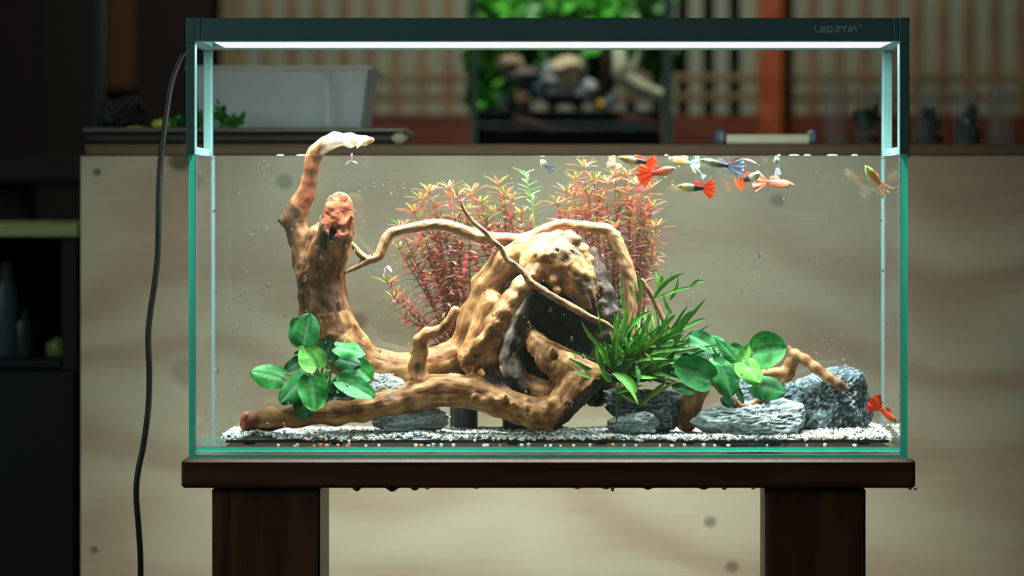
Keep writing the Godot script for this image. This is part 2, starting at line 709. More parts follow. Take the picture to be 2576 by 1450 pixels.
# bands of long grain running along u, as an image: tones from dark to light
func grain_image(w: int, h: int, stretch: float, bands: float, warp: float, tones: Array, seed_: int) -> Image:
	var im := Image.create(w, h, false, Image.FORMAT_RGB8)
	var n := FastNoiseLite.new()
	n.seed = seed_
	n.noise_type = FastNoiseLite.TYPE_SIMPLEX_SMOOTH
	n.frequency = 1.0
	n.fractal_octaves = 3
	for y in h:
		for x in w:
			var u := float(x) / w
			var v := float(y) / h
			var q := v * bands + warp * n.get_noise_2d(u * stretch, v * 2.2)
			var a := 0.5 + 0.5 * sin(q * TAU + 2.0 * n.get_noise_2d(u * stretch * 0.7 + 9.0, v * 7.0))
			var fib := n.get_noise_2d(u * stretch * 5.0 + 31.0, v * bands * 26.0)
			var t := clampf(0.62 * a + 0.28 * (0.5 + n.get_noise_2d(u * 2.0 + 77.0, v * 3.0)) + 0.14 * fib + 0.05, 0.0, 1.0)
			im.set_pixel(x, y, tones[0].lerp(tones[1], t * 2.0) if t < 0.5 else tones[1].lerp(tones[2], t * 2.0 - 1.0))
	return im

func spot_image(im: Image, u: float, v: float, ru: float, rv: float, c: Color, strength: float) -> void:
	var w := im.get_width()
	var h := im.get_height()
	for y in range(maxi(0, int((v - rv) * h)), mini(h, int((v + rv) * h) + 1)):
		for x in range(maxi(0, int((u - ru) * w)), mini(w, int((u + ru) * w) + 1)):
			var d := Vector2((float(x) / w - u) / ru, (float(y) / h - v) / rv).length()
			if d < 1.0: im.set_pixel(x, y, im.get_pixel(x, y).lerp(c, strength * (1.0 - smoothstep(0.4, 1.0, d))))

func image_mat(im: Image, rough: float) -> StandardMaterial3D:
	var m := mat(Color.WHITE, rough)
	m.albedo_texture = ImageTexture.create_from_image(im)
	return m

# ---------------------------------------------------------------- the room
func build_room() -> void:
	var plaster := mat(K(96, 84, 70), 0.9)
	relief(plaster, noise_tex(0.05, 11, 4), 0.2, Vector3(3, 3, 3))
	var dark := mat(K(58, 40, 30), 0.8)
	var x0 := -2.2; var x1 := 2.2; var z0 := -2.3; var z1 := 3.7; var h := 2.5; var t := 0.12
	var im := grain_image(256, 256, 3.0, 5.0, 0.6, [K(52, 36, 24), K(74, 54, 38), K(92, 70, 50)], 41)
	var fm := image_mat(im, 0.6)
	fm.uv1_triplanar = true
	fm.uv1_world_triplanar = true
	fm.uv1_scale = Vector3(0.8, 0.8, 0.8)
	struct("floor", box_mesh(Vector3(x0 - t, -t, z0 - t), Vector3(x1 + t, 0, z1 + t), fm))
	struct("ceiling", box_mesh(Vector3(x0 - t, h, z0 - t), Vector3(x1 + t, h + t, z1 + t), plaster))
	struct("wall_back", box_mesh(Vector3(x0 - t, 0, z0 - t), Vector3(x1 + t, h, z0), dark))
	struct("wall_right", box_mesh(Vector3(x1, 0, z0), Vector3(x1 + t, h, z1), plaster))
	struct("wall_front", box_mesh(Vector3(x0 - t, 0, z1), Vector3(x1 + t, h, z1 + t), plaster))
	var b := MB.new()                      # left wall, round a window
	b.box(Vector3(x0 - t, 0, z0), Vector3(x0, h, 0.5))
	b.box(Vector3(x0 - t, 0, 2.5), Vector3(x0, h, z1))
	b.box(Vector3(x0 - t, 0, 0.5), Vector3(x0, 0.9, 2.5))
	b.box(Vector3(x0 - t, 2.1, 0.5), Vector3(x0, h, 2.5))
	struct("wall_left", b.mesh(plaster))
	var w := struct("window_1", null)
	b = MB.new()
	for q in [[0.5, 0.55, 0.9, 2.1], [2.45, 2.5, 0.9, 2.1], [0.55, 2.45, 0.9, 0.95], [0.55, 2.45, 2.05, 2.1], [1.48, 1.52, 0.95, 2.05]]:
		b.box(Vector3(x0 - 0.09, q[2], q[0]), Vector3(x0 - 0.03, q[3], q[1]))
	part("window_frame", b.mesh(mat(K(110, 80, 55), 0.6)), w)
	part("pane", box_mesh(Vector3(x0 - 0.062, 0.95, 0.55), Vector3(x0 - 0.058, 2.05, 1.48), mats.pane), w)
	part("pane", box_mesh(Vector3(x0 - 0.062, 0.95, 1.52), Vector3(x0 - 0.058, 2.05, 2.45), mats.pane), w)

	# the lattice screen along the back wall
	var z := -2.2
	var lath := image_mat(grain_image(128, 128, 2.0, 3.0, 0.5, [K(146, 112, 80), K(164, 130, 96), K(176, 146, 112)], 5), 0.6)
	lath.uv1_triplanar = true
	lath.uv1_scale = Vector3(4, 4, 4)
	var post := image_mat(grain_image(128, 128, 2.0, 3.0, 0.5, [K(170, 70, 34), K(196, 92, 46), K(212, 112, 62)], 6), 0.6)
	post.uv1_triplanar = true
	post.uv1_scale = Vector3(4, 4, 4)
	var paper := mat(K(176, 178, 160), 0.9)
	var kick := image_mat(grain_image(128, 128, 2.0, 3.0, 0.5, [K(96, 40, 24), K(118, 52, 30), K(134, 64, 38)], 8), 0.6)
	var bays := [[575.0, 1914.0], [1972.0, 2700.0]]
	for k in 2:
		var s := struct("window_%d" % (k + 2), null)
		var l: float = bays[k][0]
		var r: float = bays[k][1]
		part("paper", pbox(l, -160, r, 290, z - 0.0122, 0.004, paper), s)
		part("kick_board", pbox(l, 288, r, 700, z, 0.03, kick), s)
		var x := 1128.0
		while x > l + 14: x -= 65.4
		x += 65.4
		while x < r - 14:
			part("slat", pbox(x - 14, -160, x + 14, 290, z - 0.0085, 0.0035, lath, 0.001), s)
			x += 65.4
		for y in [-80, 194, 242]:
			part("slat", pbox(l, y - 8, r, y + 8, z - 0.005, 0.0034, lath, 0.001), s)
		part("window_frame", pbox(l - 22, -190, l, 700, z + 0.012, 0.05, lath, 0.002), s)
	struct("trim_1", pbox(1914, -200, 1972, 760, z + 0.03, 0.07, post, 0.003))
	# dark boarding to the left of the screen
	var brown := image_mat(grain_image(128, 128, 2.0, 4.0, 0.5, [K(24, 10, 6), K(34, 14, 8), K(42, 20, 12)], 9), 0.7)
	struct("trim_2", pbox(338, -200, 550, 800, z - 0.01, 0.04, brown, 0.003))
	var ochre := mat(K(92, 54, 8), 0.7)
	struct("trim_3", pbox(265, -200, 338, 226, z + 0.01, 0.04, ochre, 0.003))
	var olive := mat(K(36, 34, 24), 0.8)
	struct("trim_4", pbox(95, -200, 240, 620, z - 0.01, 0.04, olive, 0.003))
	struct("trim_5", pbox(-300, -200, 95, 800, z - 0.01, 0.05, brown, 0.003))

# ---------------------------------------------------------------- plywood bench behind
func build_workbench() -> void:
	var z := -0.4
	var a := P(203, 393, z)
	var right := 0.62
	var im := grain_image(1024, 640, 1.6, 7.5, 1.5, [K(164, 132, 106), K(180, 160, 130), K(190, 175, 146)], 77)
	# knots and stains: [px, py, radius, strength]
	var pw := (right - a.x) / (D - z) * F
	for q in [[243, 432, 9, 0.8], [452, 402, 26, 0.9], [715, 455, 18, 0.6], [900, 806, 20, 0.75], [1955, 502, 16, 0.7], [1785, 1312, 13, 0.6], [1840, 1424, 14, 0.6], [236, 1382, 9, 0.8], [470, 935, 34, 0.25]]:
		spot_image(im, (q[0] - 203.0) / pw, (q[1] - 393.0) / 2600.0, q[2] * 1.6 / pw, q[2] * 1.4 / 2600.0, K(70, 62, 52), q[3] * 0.8)
	var ply := image_mat(im, 0.75)
	var t := thing("plywood_workbench", "long plywood workbench with dark worktop edge standing behind the aquarium", "workbench")
	var b := MB.new()
	var bot := 0.0
	b.flat(Vector3(a.x, a.y, z), Vector3(right, a.y, z), Vector3(right, bot, z), Vector3(a.x, bot, z))
	b.flat(Vector3(right, a.y, z - 0.018), Vector3(a.x, a.y, z - 0.018), Vector3(a.x, bot, z - 0.018), Vector3(right, bot, z - 0.018))
	b.flat(Vector3(a.x, a.y, z - 0.018), Vector3(a.x, a.y, z), Vector3(a.x, bot, z), Vector3(a.x, bot, z - 0.018))
	b.flat(Vector3(right, a.y, z), Vector3(right, a.y, z - 0.018), Vector3(right, bot, z - 0.018), Vector3(right, bot, z))
	# the image spans 2600 px of height: stretch v so that the knots sit where they are
	var vh := (a.y - bot) / (D - z) * F / 2600.0
	for i in b.uv.size(): b.uv[i].y *= vh
	part("front_panel", b.mesh(ply), t)
	var edge := image_mat(grain_image(256, 64, 3.0, 3.0, 0.5, [K(84, 62, 44), K(104, 80, 58), K(122, 98, 72)], 15), 0.7)
	var c := P(213, 362, z)
	part("worktop", box_mesh(Vector3(c.x, a.y, z - 0.72), Vector3(right, c.y, z), edge, 0.002), t)
	part("side_panel", box_mesh(Vector3(a.x, 0, z - 0.7), Vector3(a.x + 0.018, a.y, z - 0.018), ply), t)
	part("side_panel", box_mesh(Vector3(right - 0.018, 0, z - 0.7), Vector3(right, a.y, z - 0.018), ply), t)
	part("back_panel", box_mesh(Vector3(a.x + 0.018, 0, z - 0.7), Vector3(right - 0.018, a.y, z - 0.685), ply), t)

# ---------------------------------------------------------------- the dark wooden stand
func build_stand() -> void:
	var im := grain_image(512, 256, 1.2, 3.0, 0.7, [K(64, 34, 19), K(92, 53, 30), K(116, 71, 43)], 21)
	var m := image_mat(im, 0.42)
	m.uv1_triplanar = true
	m.uv1_scale = Vector3(2.0, 9.0, 9.0)
	var im2 := Image.create(256, 512, false, Image.FORMAT_RGB8)
	for y in 512:
		for x in 256: im2.set_pixel(x, y, im.get_pixel(y, x))
	var m2 := image_mat(im2, 0.5)
	m2.uv1_triplanar = true
	m2.uv1_scale = Vector3(9.0, 2.0, 9.0)
	var t := thing("wooden_stand", "low stand with dark brown stained top and wide plank legs carrying the aquarium", "stand")
	var zf := 0.01
	var a := P(456, 1229, zf)
	var b := P(2303, 1157, zf)
	part("top", box_mesh(Vector3(a.x, a.y, -0.2), Vector3(b.x, TY, zf), m, 0.0022), t)
	for q in [[533.0, 805.0, 0.115], [1924.0, 2178.0, 0.062]]:
		var l := P(q[0], 1229, 0.0)
		var r := P(q[1], 1229, 0.0)
		part("leg", box_mesh(Vector3(l.x, 0, -q[2]), Vector3(r.x, l.y + 0.0002, 0.0), m2, 0.0018), t)

# ---------------------------------------------------------------- the aquarium
func pane_with_edges(lo: Vector3, hi: Vector3, faces_x: bool, front_edge: bool, glass := "pane") -> ArrayMesh:
	var f := MB.new()
	var e := MB.new()
	var a := lo; var b := hi
	var fx := f if faces_x else e
	var fz := e if front_edge else f
	fx.flat(Vector3(b.x, b.y, b.z), Vector3(b.x, b.y, a.z), Vector3(b.x, a.y, a.z), Vector3(b.x, a.y, b.z))
	fx.flat(Vector3(a.x, b.y, a.z), Vector3(a.x, b.y, b.z), Vector3(a.x, a.y, b.z), Vector3(a.x, a.y, a.z))
	fz.flat(Vector3(a.x, b.y, b.z), Vector3(b.x, b.y, b.z), Vector3(b.x, a.y, b.z), Vector3(a.x, a.y, b.z))
	f.flat(Vector3(b.x, b.y, a.z), Vector3(a.x, b.y, a.z), Vector3(a.x, a.y, a.z), Vector3(b.x, a.y, a.z))
	f.flat(Vector3(a.x, b.y, a.z), Vector3(b.x, b.y, a.z), Vector3(b.x, b.y, b.z), Vector3(a.x, b.y, b.z))
	f.flat(Vector3(a.x, a.y, b.z), Vector3(b.x, a.y, b.z), Vector3(b.x, a.y, a.z), Vector3(a.x, a.y, a.z))
	var am := f.mesh(mats[glass])
	if e.v.size(): e.add_to(am, mats.edge)
	return am

func build_aquarium() -> void:
	var t := thing("aquarium", "rimless clear glass aquarium with green edges standing on the dark wooden stand", "aquarium")
	var x0 := P(475, 0, 0).x; var x1 := P(490, 0, 0).x
	var x2 := P(2267, 0, 0).x; var x3 := P(2283, 0, 0).x
	var top := P(0, 390, 0).y
	part("side_pane", pane_with_edges(Vector3(x0, TY + 0.0002, -0.15), Vector3(x1, top, 0), true, true), t)
	part("side_pane", pane_with_edges(Vector3(x2, TY + 0.0002, -0.15), Vector3(x3, top, 0), true, true), t)
	part("front_pane", pane_with_edges(Vector3(x1, TY + 0.0002, -0.005), Vector3(x2, top, 0), true, false), t)
	part("back_pane", pane_with_edges(Vector3(x1, TY + 0.0002, -0.15), Vector3(x2, top, -0.145), true, false), t)
	part("floor_pane", pane_with_edges(Vector3(x1, TB - 0.0034, -0.145), Vector3(x2, TB, -0.0052), true, true), t)
	part("base_sheet", pane_with_edges(Vector3(x1, TY + 0.0004, -0.145), Vector3(x2, TY + 0.0029, -0.0052), true, true), t)
	var w := 0.0012
	for q in [[x1, -0.005, 1.0], [x2, -0.005, -1.0]]:
		part("silicone_seal", box_mesh(Vector3(minf(q[0], q[0] + q[2] * w), TY + 0.001, q[1] - 0.002), Vector3(maxf(q[0], q[0] + q[2] * w), top - 0.0005, q[1] + 0.0048), mats.seal), t)
	for q in [[x1, 1.0], [x2, -1.0]]:
		var b := MB.new()
		var poly := PackedVector2Array([Vector2(0, 0), Vector2(0.0021, 0), Vector2(0, 0.0032)])
		var base := b.v.size()
		for y in [TB, top - 0.001]:
			for p in poly: b.vert(Vector3(q[0] + q[1] * p.x, y, -0.145 + p.y))
		for i in 3:
			var j := (i + 1) % 3
			if q[1] > 0: b.quad(base + i, base + i + 3, base + j + 3, base + j)
			else: b.quad(base + i, base + j, base + j + 3, base + i + 3)
		part("silicone_seal", b.mesh(mats.seal), t)
	part("silicone_seal", box_mesh(Vector3(x1, TB - 0.0001, -0.0062), Vector3(x2, TB + 0.0004, -0.0052), mats.seal), t)
	for y in [TB - 0.0036, TY + 0.0031]:
		part("silicone_seal", box_mesh(Vector3(x1, y - 0.00014, -0.0075), Vector3(x2, y + 0.00014, -0.0054), mats.seal_line), t)
	# the maker's mark printed near the left lower corner
	var b2 := MB.new()
	stroke(b2, [[524, 1104], [507, 1104], [501, 1108], [501, 1116], [507, 1120], [521, 1120], [521, 1112], [513, 1112]], 5.0, 0.0)
	stroke(b2, [[546, 1104], [528, 1104], [528, 1120], [546, 1120]], 5.0, 0.0)
	stroke(b2, [[528, 1112], [543, 1112]], 5.0, 0.0)
	stroke(b2, [[548, 1103], [568, 1121]], 7.0, 0.0)
	stroke(b2, [[570, 1103], [546, 1121]], 7.0, 0.0)
	part("printed_mark", b2.mesh(mats.print), t)
	# the water that fills it
	var i := 0.0004
	var wb := MB.new()
	wb.box(Vector3(x1 + i, TB + i, -0.145 + i), Vector3(x2 - i, P(0, 392, 0).y, -0.005 - i))
	lone("water", wb.mesh(mats.water), "clear water filling the glass aquarium up to its rim", "water", "", "stuff")
	var fog := FogVolume.new()
	fog.name = "water_haze"
	fog.shape = RenderingServer.FOG_VOLUME_SHAPE_BOX
	var lo := Vector3(x1 + 0.001, TB + 0.001, -0.144)
	var hi := Vector3(x2 - 0.001, P(0, 393, 0).y, -0.006)
	fog.size = hi - lo
	fog.position = (lo + hi) * 0.5
	var fm := FogMaterial.new()
	fm.density = 0.12
	fm.albedo = K(215, 222, 185)
	fog.material = fm
	add_child(fog)
	tag(fog, "faint greenish haze of fine bubbles in the aquarium water", "haze", "", "stuff")

# a flat stroke of the given width in px along points in px, on the plane z (front)
func stroke(b: MB, pts: Array, width: float, z: float, depth := 0.00025) -> void:
	for i in pts.size() - 1:
		var a := Vector2(pts[i][0], pts[i][1])
		var e := Vector2(pts[i + 1][0], pts[i + 1][1])
		var d := (e - a).normalized() * width * 0.5
		var nn := Vector2(-d.y, d.x)
		var ring := PackedVector2Array()
		var ext := d * (0.9 if pts.size() > 2 else 0.0)
		for p in [a - ext - nn, e + ext - nn, e + ext + nn, a - ext + nn]:
			var q := P(p.x, p.y, z)
			ring.append(Vector2(q.x, q.y))
		b.prism(ring, z + 0.00002, z + depth)

# ---------------------------------------------------------------- the light bar over it
func build_light_bar() -> void:
	var t := thing("aquarium_light", "dark grey metal light bar on side legs spanning the aquarium rim", "aquarium light")
	var yt := P(0, 44, 0).y
	var yb := P(0, 104.5, 0).y
	var xl := P(468, 0, 0).x; var xr := P(2288, 0, 0).x
	var il := P(490.4, 0, 0).x; var ir := P(2262.6, 0, 0).x
	var cl := P(506, 0, 0).x; var cr := P(2248, 0, 0).x
	var ev := 0.0005
	part("front_rail", box_mesh(Vector3(cl + 0.0002, yb, -0.012), Vector3(cr - 0.0002, yt - 0.0004, 0), mats.bar, ev), t)
	part("back_rail", box_mesh(Vector3(cl + 0.0002, yb, -0.15), Vector3(cr - 0.0002, yt - 0.0004, -0.1022), mats.bar, ev), t)
	part("top_cover", box_mesh(Vector3(cl + 0.0002, yt - 0.0012, -0.102), Vector3(cr - 0.0002, yt, -0.0122), mats.bar, ev), t)
	for q in [[il + 0.0002, cl], [cr, ir - 0.0002]]:
		part("end_cap", box_mesh(Vector3(q[0], yb, -0.15), Vector3(q[1], yt - 0.0002, 0), mats.bar, ev), t)
	var rim := P(0, 389.2, 0).y
	for q in [[xl, il, -1.0], [ir, xr, 1.0]]:
		var f := part("side_frame", box_mesh(Vector3(q[0], yb - 0.001, -0.15), Vector3(q[1], yt, 0), mats.bar, ev), t)
		part("leg", box_mesh(Vector3(q[0], rim, -0.016), Vector3(q[1], yb - 0.0011, 0), mats.bar, ev), f)
		part("leg", box_mesh(Vector3(q[0], rim, -0.15), Vector3(q[1], yb - 0.0011, -0.136), mats.bar, ev), f)
		part("foot_rail", box_mesh(Vector3(q[0], rim, -0.1359), Vector3(q[1], P(0, 369.5, 0).y, -0.0161), mats.bar, 0.0003), f)
		var a: float = q[0] if q[2] < 0 else P(2283.4, 0, 0).x
		var b: float = P(474.6, 0, 0).x if q[2] < 0 else q[1]
		part("lip", box_mesh(Vector3(a, P(0, 396.5, 0).y, -0.15), Vector3(b, rim, 0), mats.bar, 0.0004), f)
	var px0 := P(536, 0, 0).x; var px1 := cr - 0.001
	part("diffuser", box_mesh(Vector3(px0, yb - 0.0001, -0.102), Vector3(px1, yb + 0.0015, -0.0122), mats.led), t)
	var b := MB.new()
	var o := func(rows: Array) -> Array: return rows.map(func(r): return [2040.0 + r[0] / 17.17, 50.0 + r[1] / 17.17])
	var wd := 3.6
	stroke(b, o.call([[185, 300], [185, 470], [230, 515], [380, 515]]), wd, 0.0)
	for y in [318, 410, 515]: stroke(b, o.call([[425, y], [655, y]]), wd, 0.0)
	stroke(b, o.call([[730, 300], [730, 520]]), wd, 0.0)
	stroke(b, o.call([[730, 305], [900, 305], [945, 360], [945, 470], [900, 520], [730, 520]]), wd, 0.0)
	stroke(b, o.call([[775, 440], [800, 520]]), wd * 0.8, 0.0)
	stroke(b, o.call([[905, 440], [870, 520]]), wd * 0.8, 0.0)
	stroke(b, o.call([[1530, 302], [1090, 302], [1052, 350], [1090, 403], [1230, 403], [1280, 455], [1230, 513], [1045, 513]]), wd, 0.0)
	stroke(b, o.call([[1370, 403], [1510, 403]]), wd, 0.0)
	stroke(b, o.call([[1380, 505], [1480, 505]]), wd, 0.0)
	stroke(b, o.call([[1695, 285], [1600, 525]]), wd * 1.1, 0.0)
	stroke(b, o.call([[1705, 285], [1800, 525]]), wd * 1.1, 0.0)
	stroke(b, o.call([[1640, 455], [1760, 455]]), wd * 0.8, 0.0)
	stroke(b, o.call([[1820, 297], [1920, 297], [1970, 350], [1972, 500]]), wd, 0.0)
	stroke(b, o.call([[1855, 385], [1950, 405]]), wd, 0.0)
	var ring := []
	for i in 17: ring.append([2150 + 72 * cos(TAU * i / 16), 245 + 72 * sin(TAU * i / 16)])
	stroke(b, o.call(ring), 1.8, 0.0)
	stroke(b, o.call([[2125, 285], [2125, 210], [2170, 215], [2170, 245], [2130, 250], [2175, 285]]), 1.4, 0.0)
	part("lettering", b.mesh(mats.mark), t)
	# its cable
	var rows := chain([[476, 112, -120, 7.5], [466, 130, -120, 7.5], [446, 166, -120, 7.5], [430, 215, -120, 7.5], [418, 290, -120, 7.5], [407, 380, -120, 7.5], [401, 460, -118, 7.5], [399, 560, -115, 7.5], [397, 640, -112, 7.5], [389, 715, -110, 7.5], [378, 790, -108, 7.5], [373, 850, -106, 7.5], [376, 940, -104, 7.5], [373, 1030, -102, 7.5], [361, 1120, -100, 7.5], [347, 1190, -98, 7.5], [343, 1250, -97, 7.5], [349, 1330, -96, 7.5], [354, 1450, -95, 7.5], [350, 1800, -95, 7.5], [330, 2300, -95, 7.5]])
	rows[0].x = xl + 0.004
	rows.append(Vector4(rows[20].x - 0.01, 0.006, rows[20].z + 0.02, rows[20].w))
	rows.append(Vector4(rows[20].x - 0.12, 0.0035, rows[20].z - 0.1, rows[20].w))
	var cb := MB.new()
	sweep(cb, spline(rows, 6), 14, 0.0, func(_t, _a, _q): return Color.WHITE)
	lone("power_cable", cb.mesh(mats.cable, true), "black power cable hanging down in a slack curve from the light bar's left end", "cable")

# ---------------------------------------------------------------- rocks and the board they stand on
func rock_mesh(h: Vector3, seed_: int, tones: Array, facets: int, veins: float) -> ArrayMesh:
	var r := RandomNumberGenerator.new()
	r.seed = seed_
	var nn := FastNoiseLite.new()
	nn.seed = seed_
	nn.noise_type = FastNoiseLite.TYPE_SIMPLEX_SMOOTH
	nn.frequency = 1.0
	nn.fractal_octaves = 2
	var pl := []
	for i in facets:
		var d := Vector3(r.randfn(), r.randfn(), r.randfn()).normalized()
		pl.append([d, r.randf_range(0.72, 0.98)])
	var b := MB.new()
	var m := 44
	for face in 6:
		var base := b.v.size()
		for j in m + 1:
			for i in m + 1:
				var u := tan((2.0 * i / m - 1.0) * PI / 4)
				var v := tan((2.0 * j / m - 1.0) * PI / 4)
				var d: Vector3
				match face:
					0: d = Vector3(1, v, -u)
					1: d = Vector3(-1, v, u)
					2: d = Vector3(u, 1, -v)
					3: d = Vector3(u, -1, v)
					4: d = Vector3(u, v, 1)
					5: d = Vector3(-u, v, -1)
				d = d.normalized()
				var rad := 1.15
				for q in pl:
					var k := d.dot(q[0])
					if k > 0.2: rad = minf(rad, q[1] / k)
				var n1 := nn.get_noise_3d(d.x * 1.3, d.y * 1.3, d.z * 1.3)
				var n2 := nn.get_noise_3d(d.x * 4.0 + 9.0, d.y * 6.0, d.z * 4.0)
				var ridge := 1.0 - absf(nn.get_noise_3d(d.x * 2.1 + 30.0, d.y * 3.2, d.z * 2.1)) * 2.0
				var n3 := nn.get_noise_3d(d.x * 11.0, d.y * 11.0, d.z * 11.0 + 5.0)
				rad *= 1.0 + 0.14 * n1 + 0.045 * n2 + 0.02 * n3 - 0.05 * maxf(ridge - 0.72, 0.0) * 3.0
				var t := clampf(0.5 + 0.9 * n2 + 0.7 * n3 + 0.3 * n1, 0.0, 1.0)
				var c: Color = tones[0].lerp(tones[1], t * 2.0) if t < 0.5 else tones[1].lerp(tones[2], t * 2.0 - 1.0)
				var vein := absf(nn.get_noise_3d(d.x * 1.7 + 70.0, d.y * 1.7, d.z * 1.7 + 2.0 * n1))
				c = c.lerp(L(205, 218, 222), veins * (1.0 - smoothstep(0.0, 0.045, vein)))
				c.a = 1.0
				b.vert(d * rad * h, c)
		for j in m:
			for i in m:
				var a := base + j * (m + 1) + i
				b.quad(a, a + m + 1, a + m + 2, a + 1)
	return b.mesh(mats.rock, true)

func rock(label: String, px: float, py: float, zmm: float, hw: float, hh: float, hd: float, seed_: int, tones: Array, turn := 0.0, veins := 0.5, facets := 16) -> void:
	var k := (D - zmm * 0.001) / F
	var o := lone("rock", rock_mesh(Vector3(hw * k, hh * k, hd * k), seed_, tones, facets, veins), label, "rock", "grey rocks in the aquarium")
	o.position = PM(px, py, zmm)
	o.rotation = Vector3(0, 0, turn)

func build_hardscape() -> void:
	var t := thing("base_board", "thin black board on small feet under the white gravel in the aquarium", "board")
	var a := P(565, 0, -0.03)
	var b := P(2236, 0, -0.03)
	part("board", box_mesh(Vector3(a.x, TB + 0.002, -0.138), Vector3(b.x, TB + 0.0044, -0.03), mats.black, 0.0004), t)
	for i in 8:
		for z in [-0.04, -0.12]:
			var bm := MB.new()
			lathe(bm, [[0.0, TB + 0.0001], [0.0045, TB + 0.0001], [0.005, TB + 0.0008], [0.005, TB + 0.002]], 14, Vector3(lerpf(a.x + 0.02, b.x - 0.02, i / 7.0), 0, z))
			part("foot", bm.mesh(mats.black, true), t)
	var grey := [L(24, 33, 38), L(52, 65, 71), L(98, 114, 118)]
	var pale := [L(80, 94, 96), L(126, 138, 137), L(180, 190, 184)]
	var white := [L(120, 134, 138), L(170, 182, 184), L(212, 220, 218)]
	var slate := [L(30, 38, 42), L(70, 80, 80), L(126, 136, 132)]
	rock("tall dark veined rock at the aquarium's right end, under the broken branch", 2086, 1010, -85, 108, 96, 90, 3, grey, 0.25, 0.8, 18)
	rock("low pale grey rock in front of the tall dark veined rock", 1900, 1068, -58, 142, 62, 80, 12, pale, 0.0, 0.2, 14)
	rock("mid grey rock half hidden behind the right plant, left of the tall rock", 1925, 1008, -105, 92, 66, 60, 31, grey, 0.1, 0.5, 14)
	rock("dark slate rock in the shade under the clump of grassy green leaves", 1632, 1030, -70, 108, 56, 70, 44, slate, -0.25, 0.2, 16)
	rock("small pale rock on the gravel in front of the shaded slate rock", 1596, 1066, -48, 62, 30, 44, 52, pale, 0.1, 0.2, 12)
	rock("pale blue-grey rock behind the front branch, right of the left leafy plant", 958, 990, -64, 78, 50, 34, 61, white, 0.1, 0.4, 14)
	rock("pale rock lying on the gravel under the middle of the front branch", 1046, 1056, -62, 98, 42, 50, 73, white, 0.1, 0.3, 14)
	rock("dark rock under the left leafy plant, behind the front branch", 838, 1002, -66, 60, 34, 44, 81, slate, 0.0, 0.1, 12)
	# two dark plastic cups standing behind the wood
	for q in [[1132, 1202, "left of the two dark plastic cups standing behind the front branch"], [1264, 1345, "right of the two dark plastic cups standing behind the front branch"]]:
		var c := P((q[0] + q[1]) * 0.5, 1080, -0.125)
		var r: float = (q[1] - q[0]) * 0.5 * (D + 0.125) / F
		var bm := MB.new()
		lathe(bm, [[0.0, 0.0], [r * 0.96, 0.0], [r, 0.001], [r, 0.042], [r * 1.04, 0.043], [r * 0.9, 0.043], [r * 0.88, 0.004], [0.0, 0.004]], 28)
		var o := lone("plastic_cup", bm.mesh(mats.cup, true), q[2], "cup", "dark cups behind the wood")
		o.position = Vector3(c.x, TB + 0.0062, -0.125)

# ---------------------------------------------------------------- driftwood
func field(lo: Array, hi: Array, cell: float) -> Wood:     # corners in px, px, mm
	var a := PM(lo[0], hi[1], lo[2])
	var b := PM(hi[0], lo[1], hi[2])
	return Wood.new(Vector3(minf(a.x, PM(lo[0], 0, hi[2]).x), minf(a.y, PM(0, hi[1], hi[2]).y), lo[2] * 0.001), Vector3(maxf(b.x, PM(hi[0], 0, lo[2]).x), maxf(b.y, PM(0, lo[1], lo[2]).y), hi[2] * 0.001), cell)

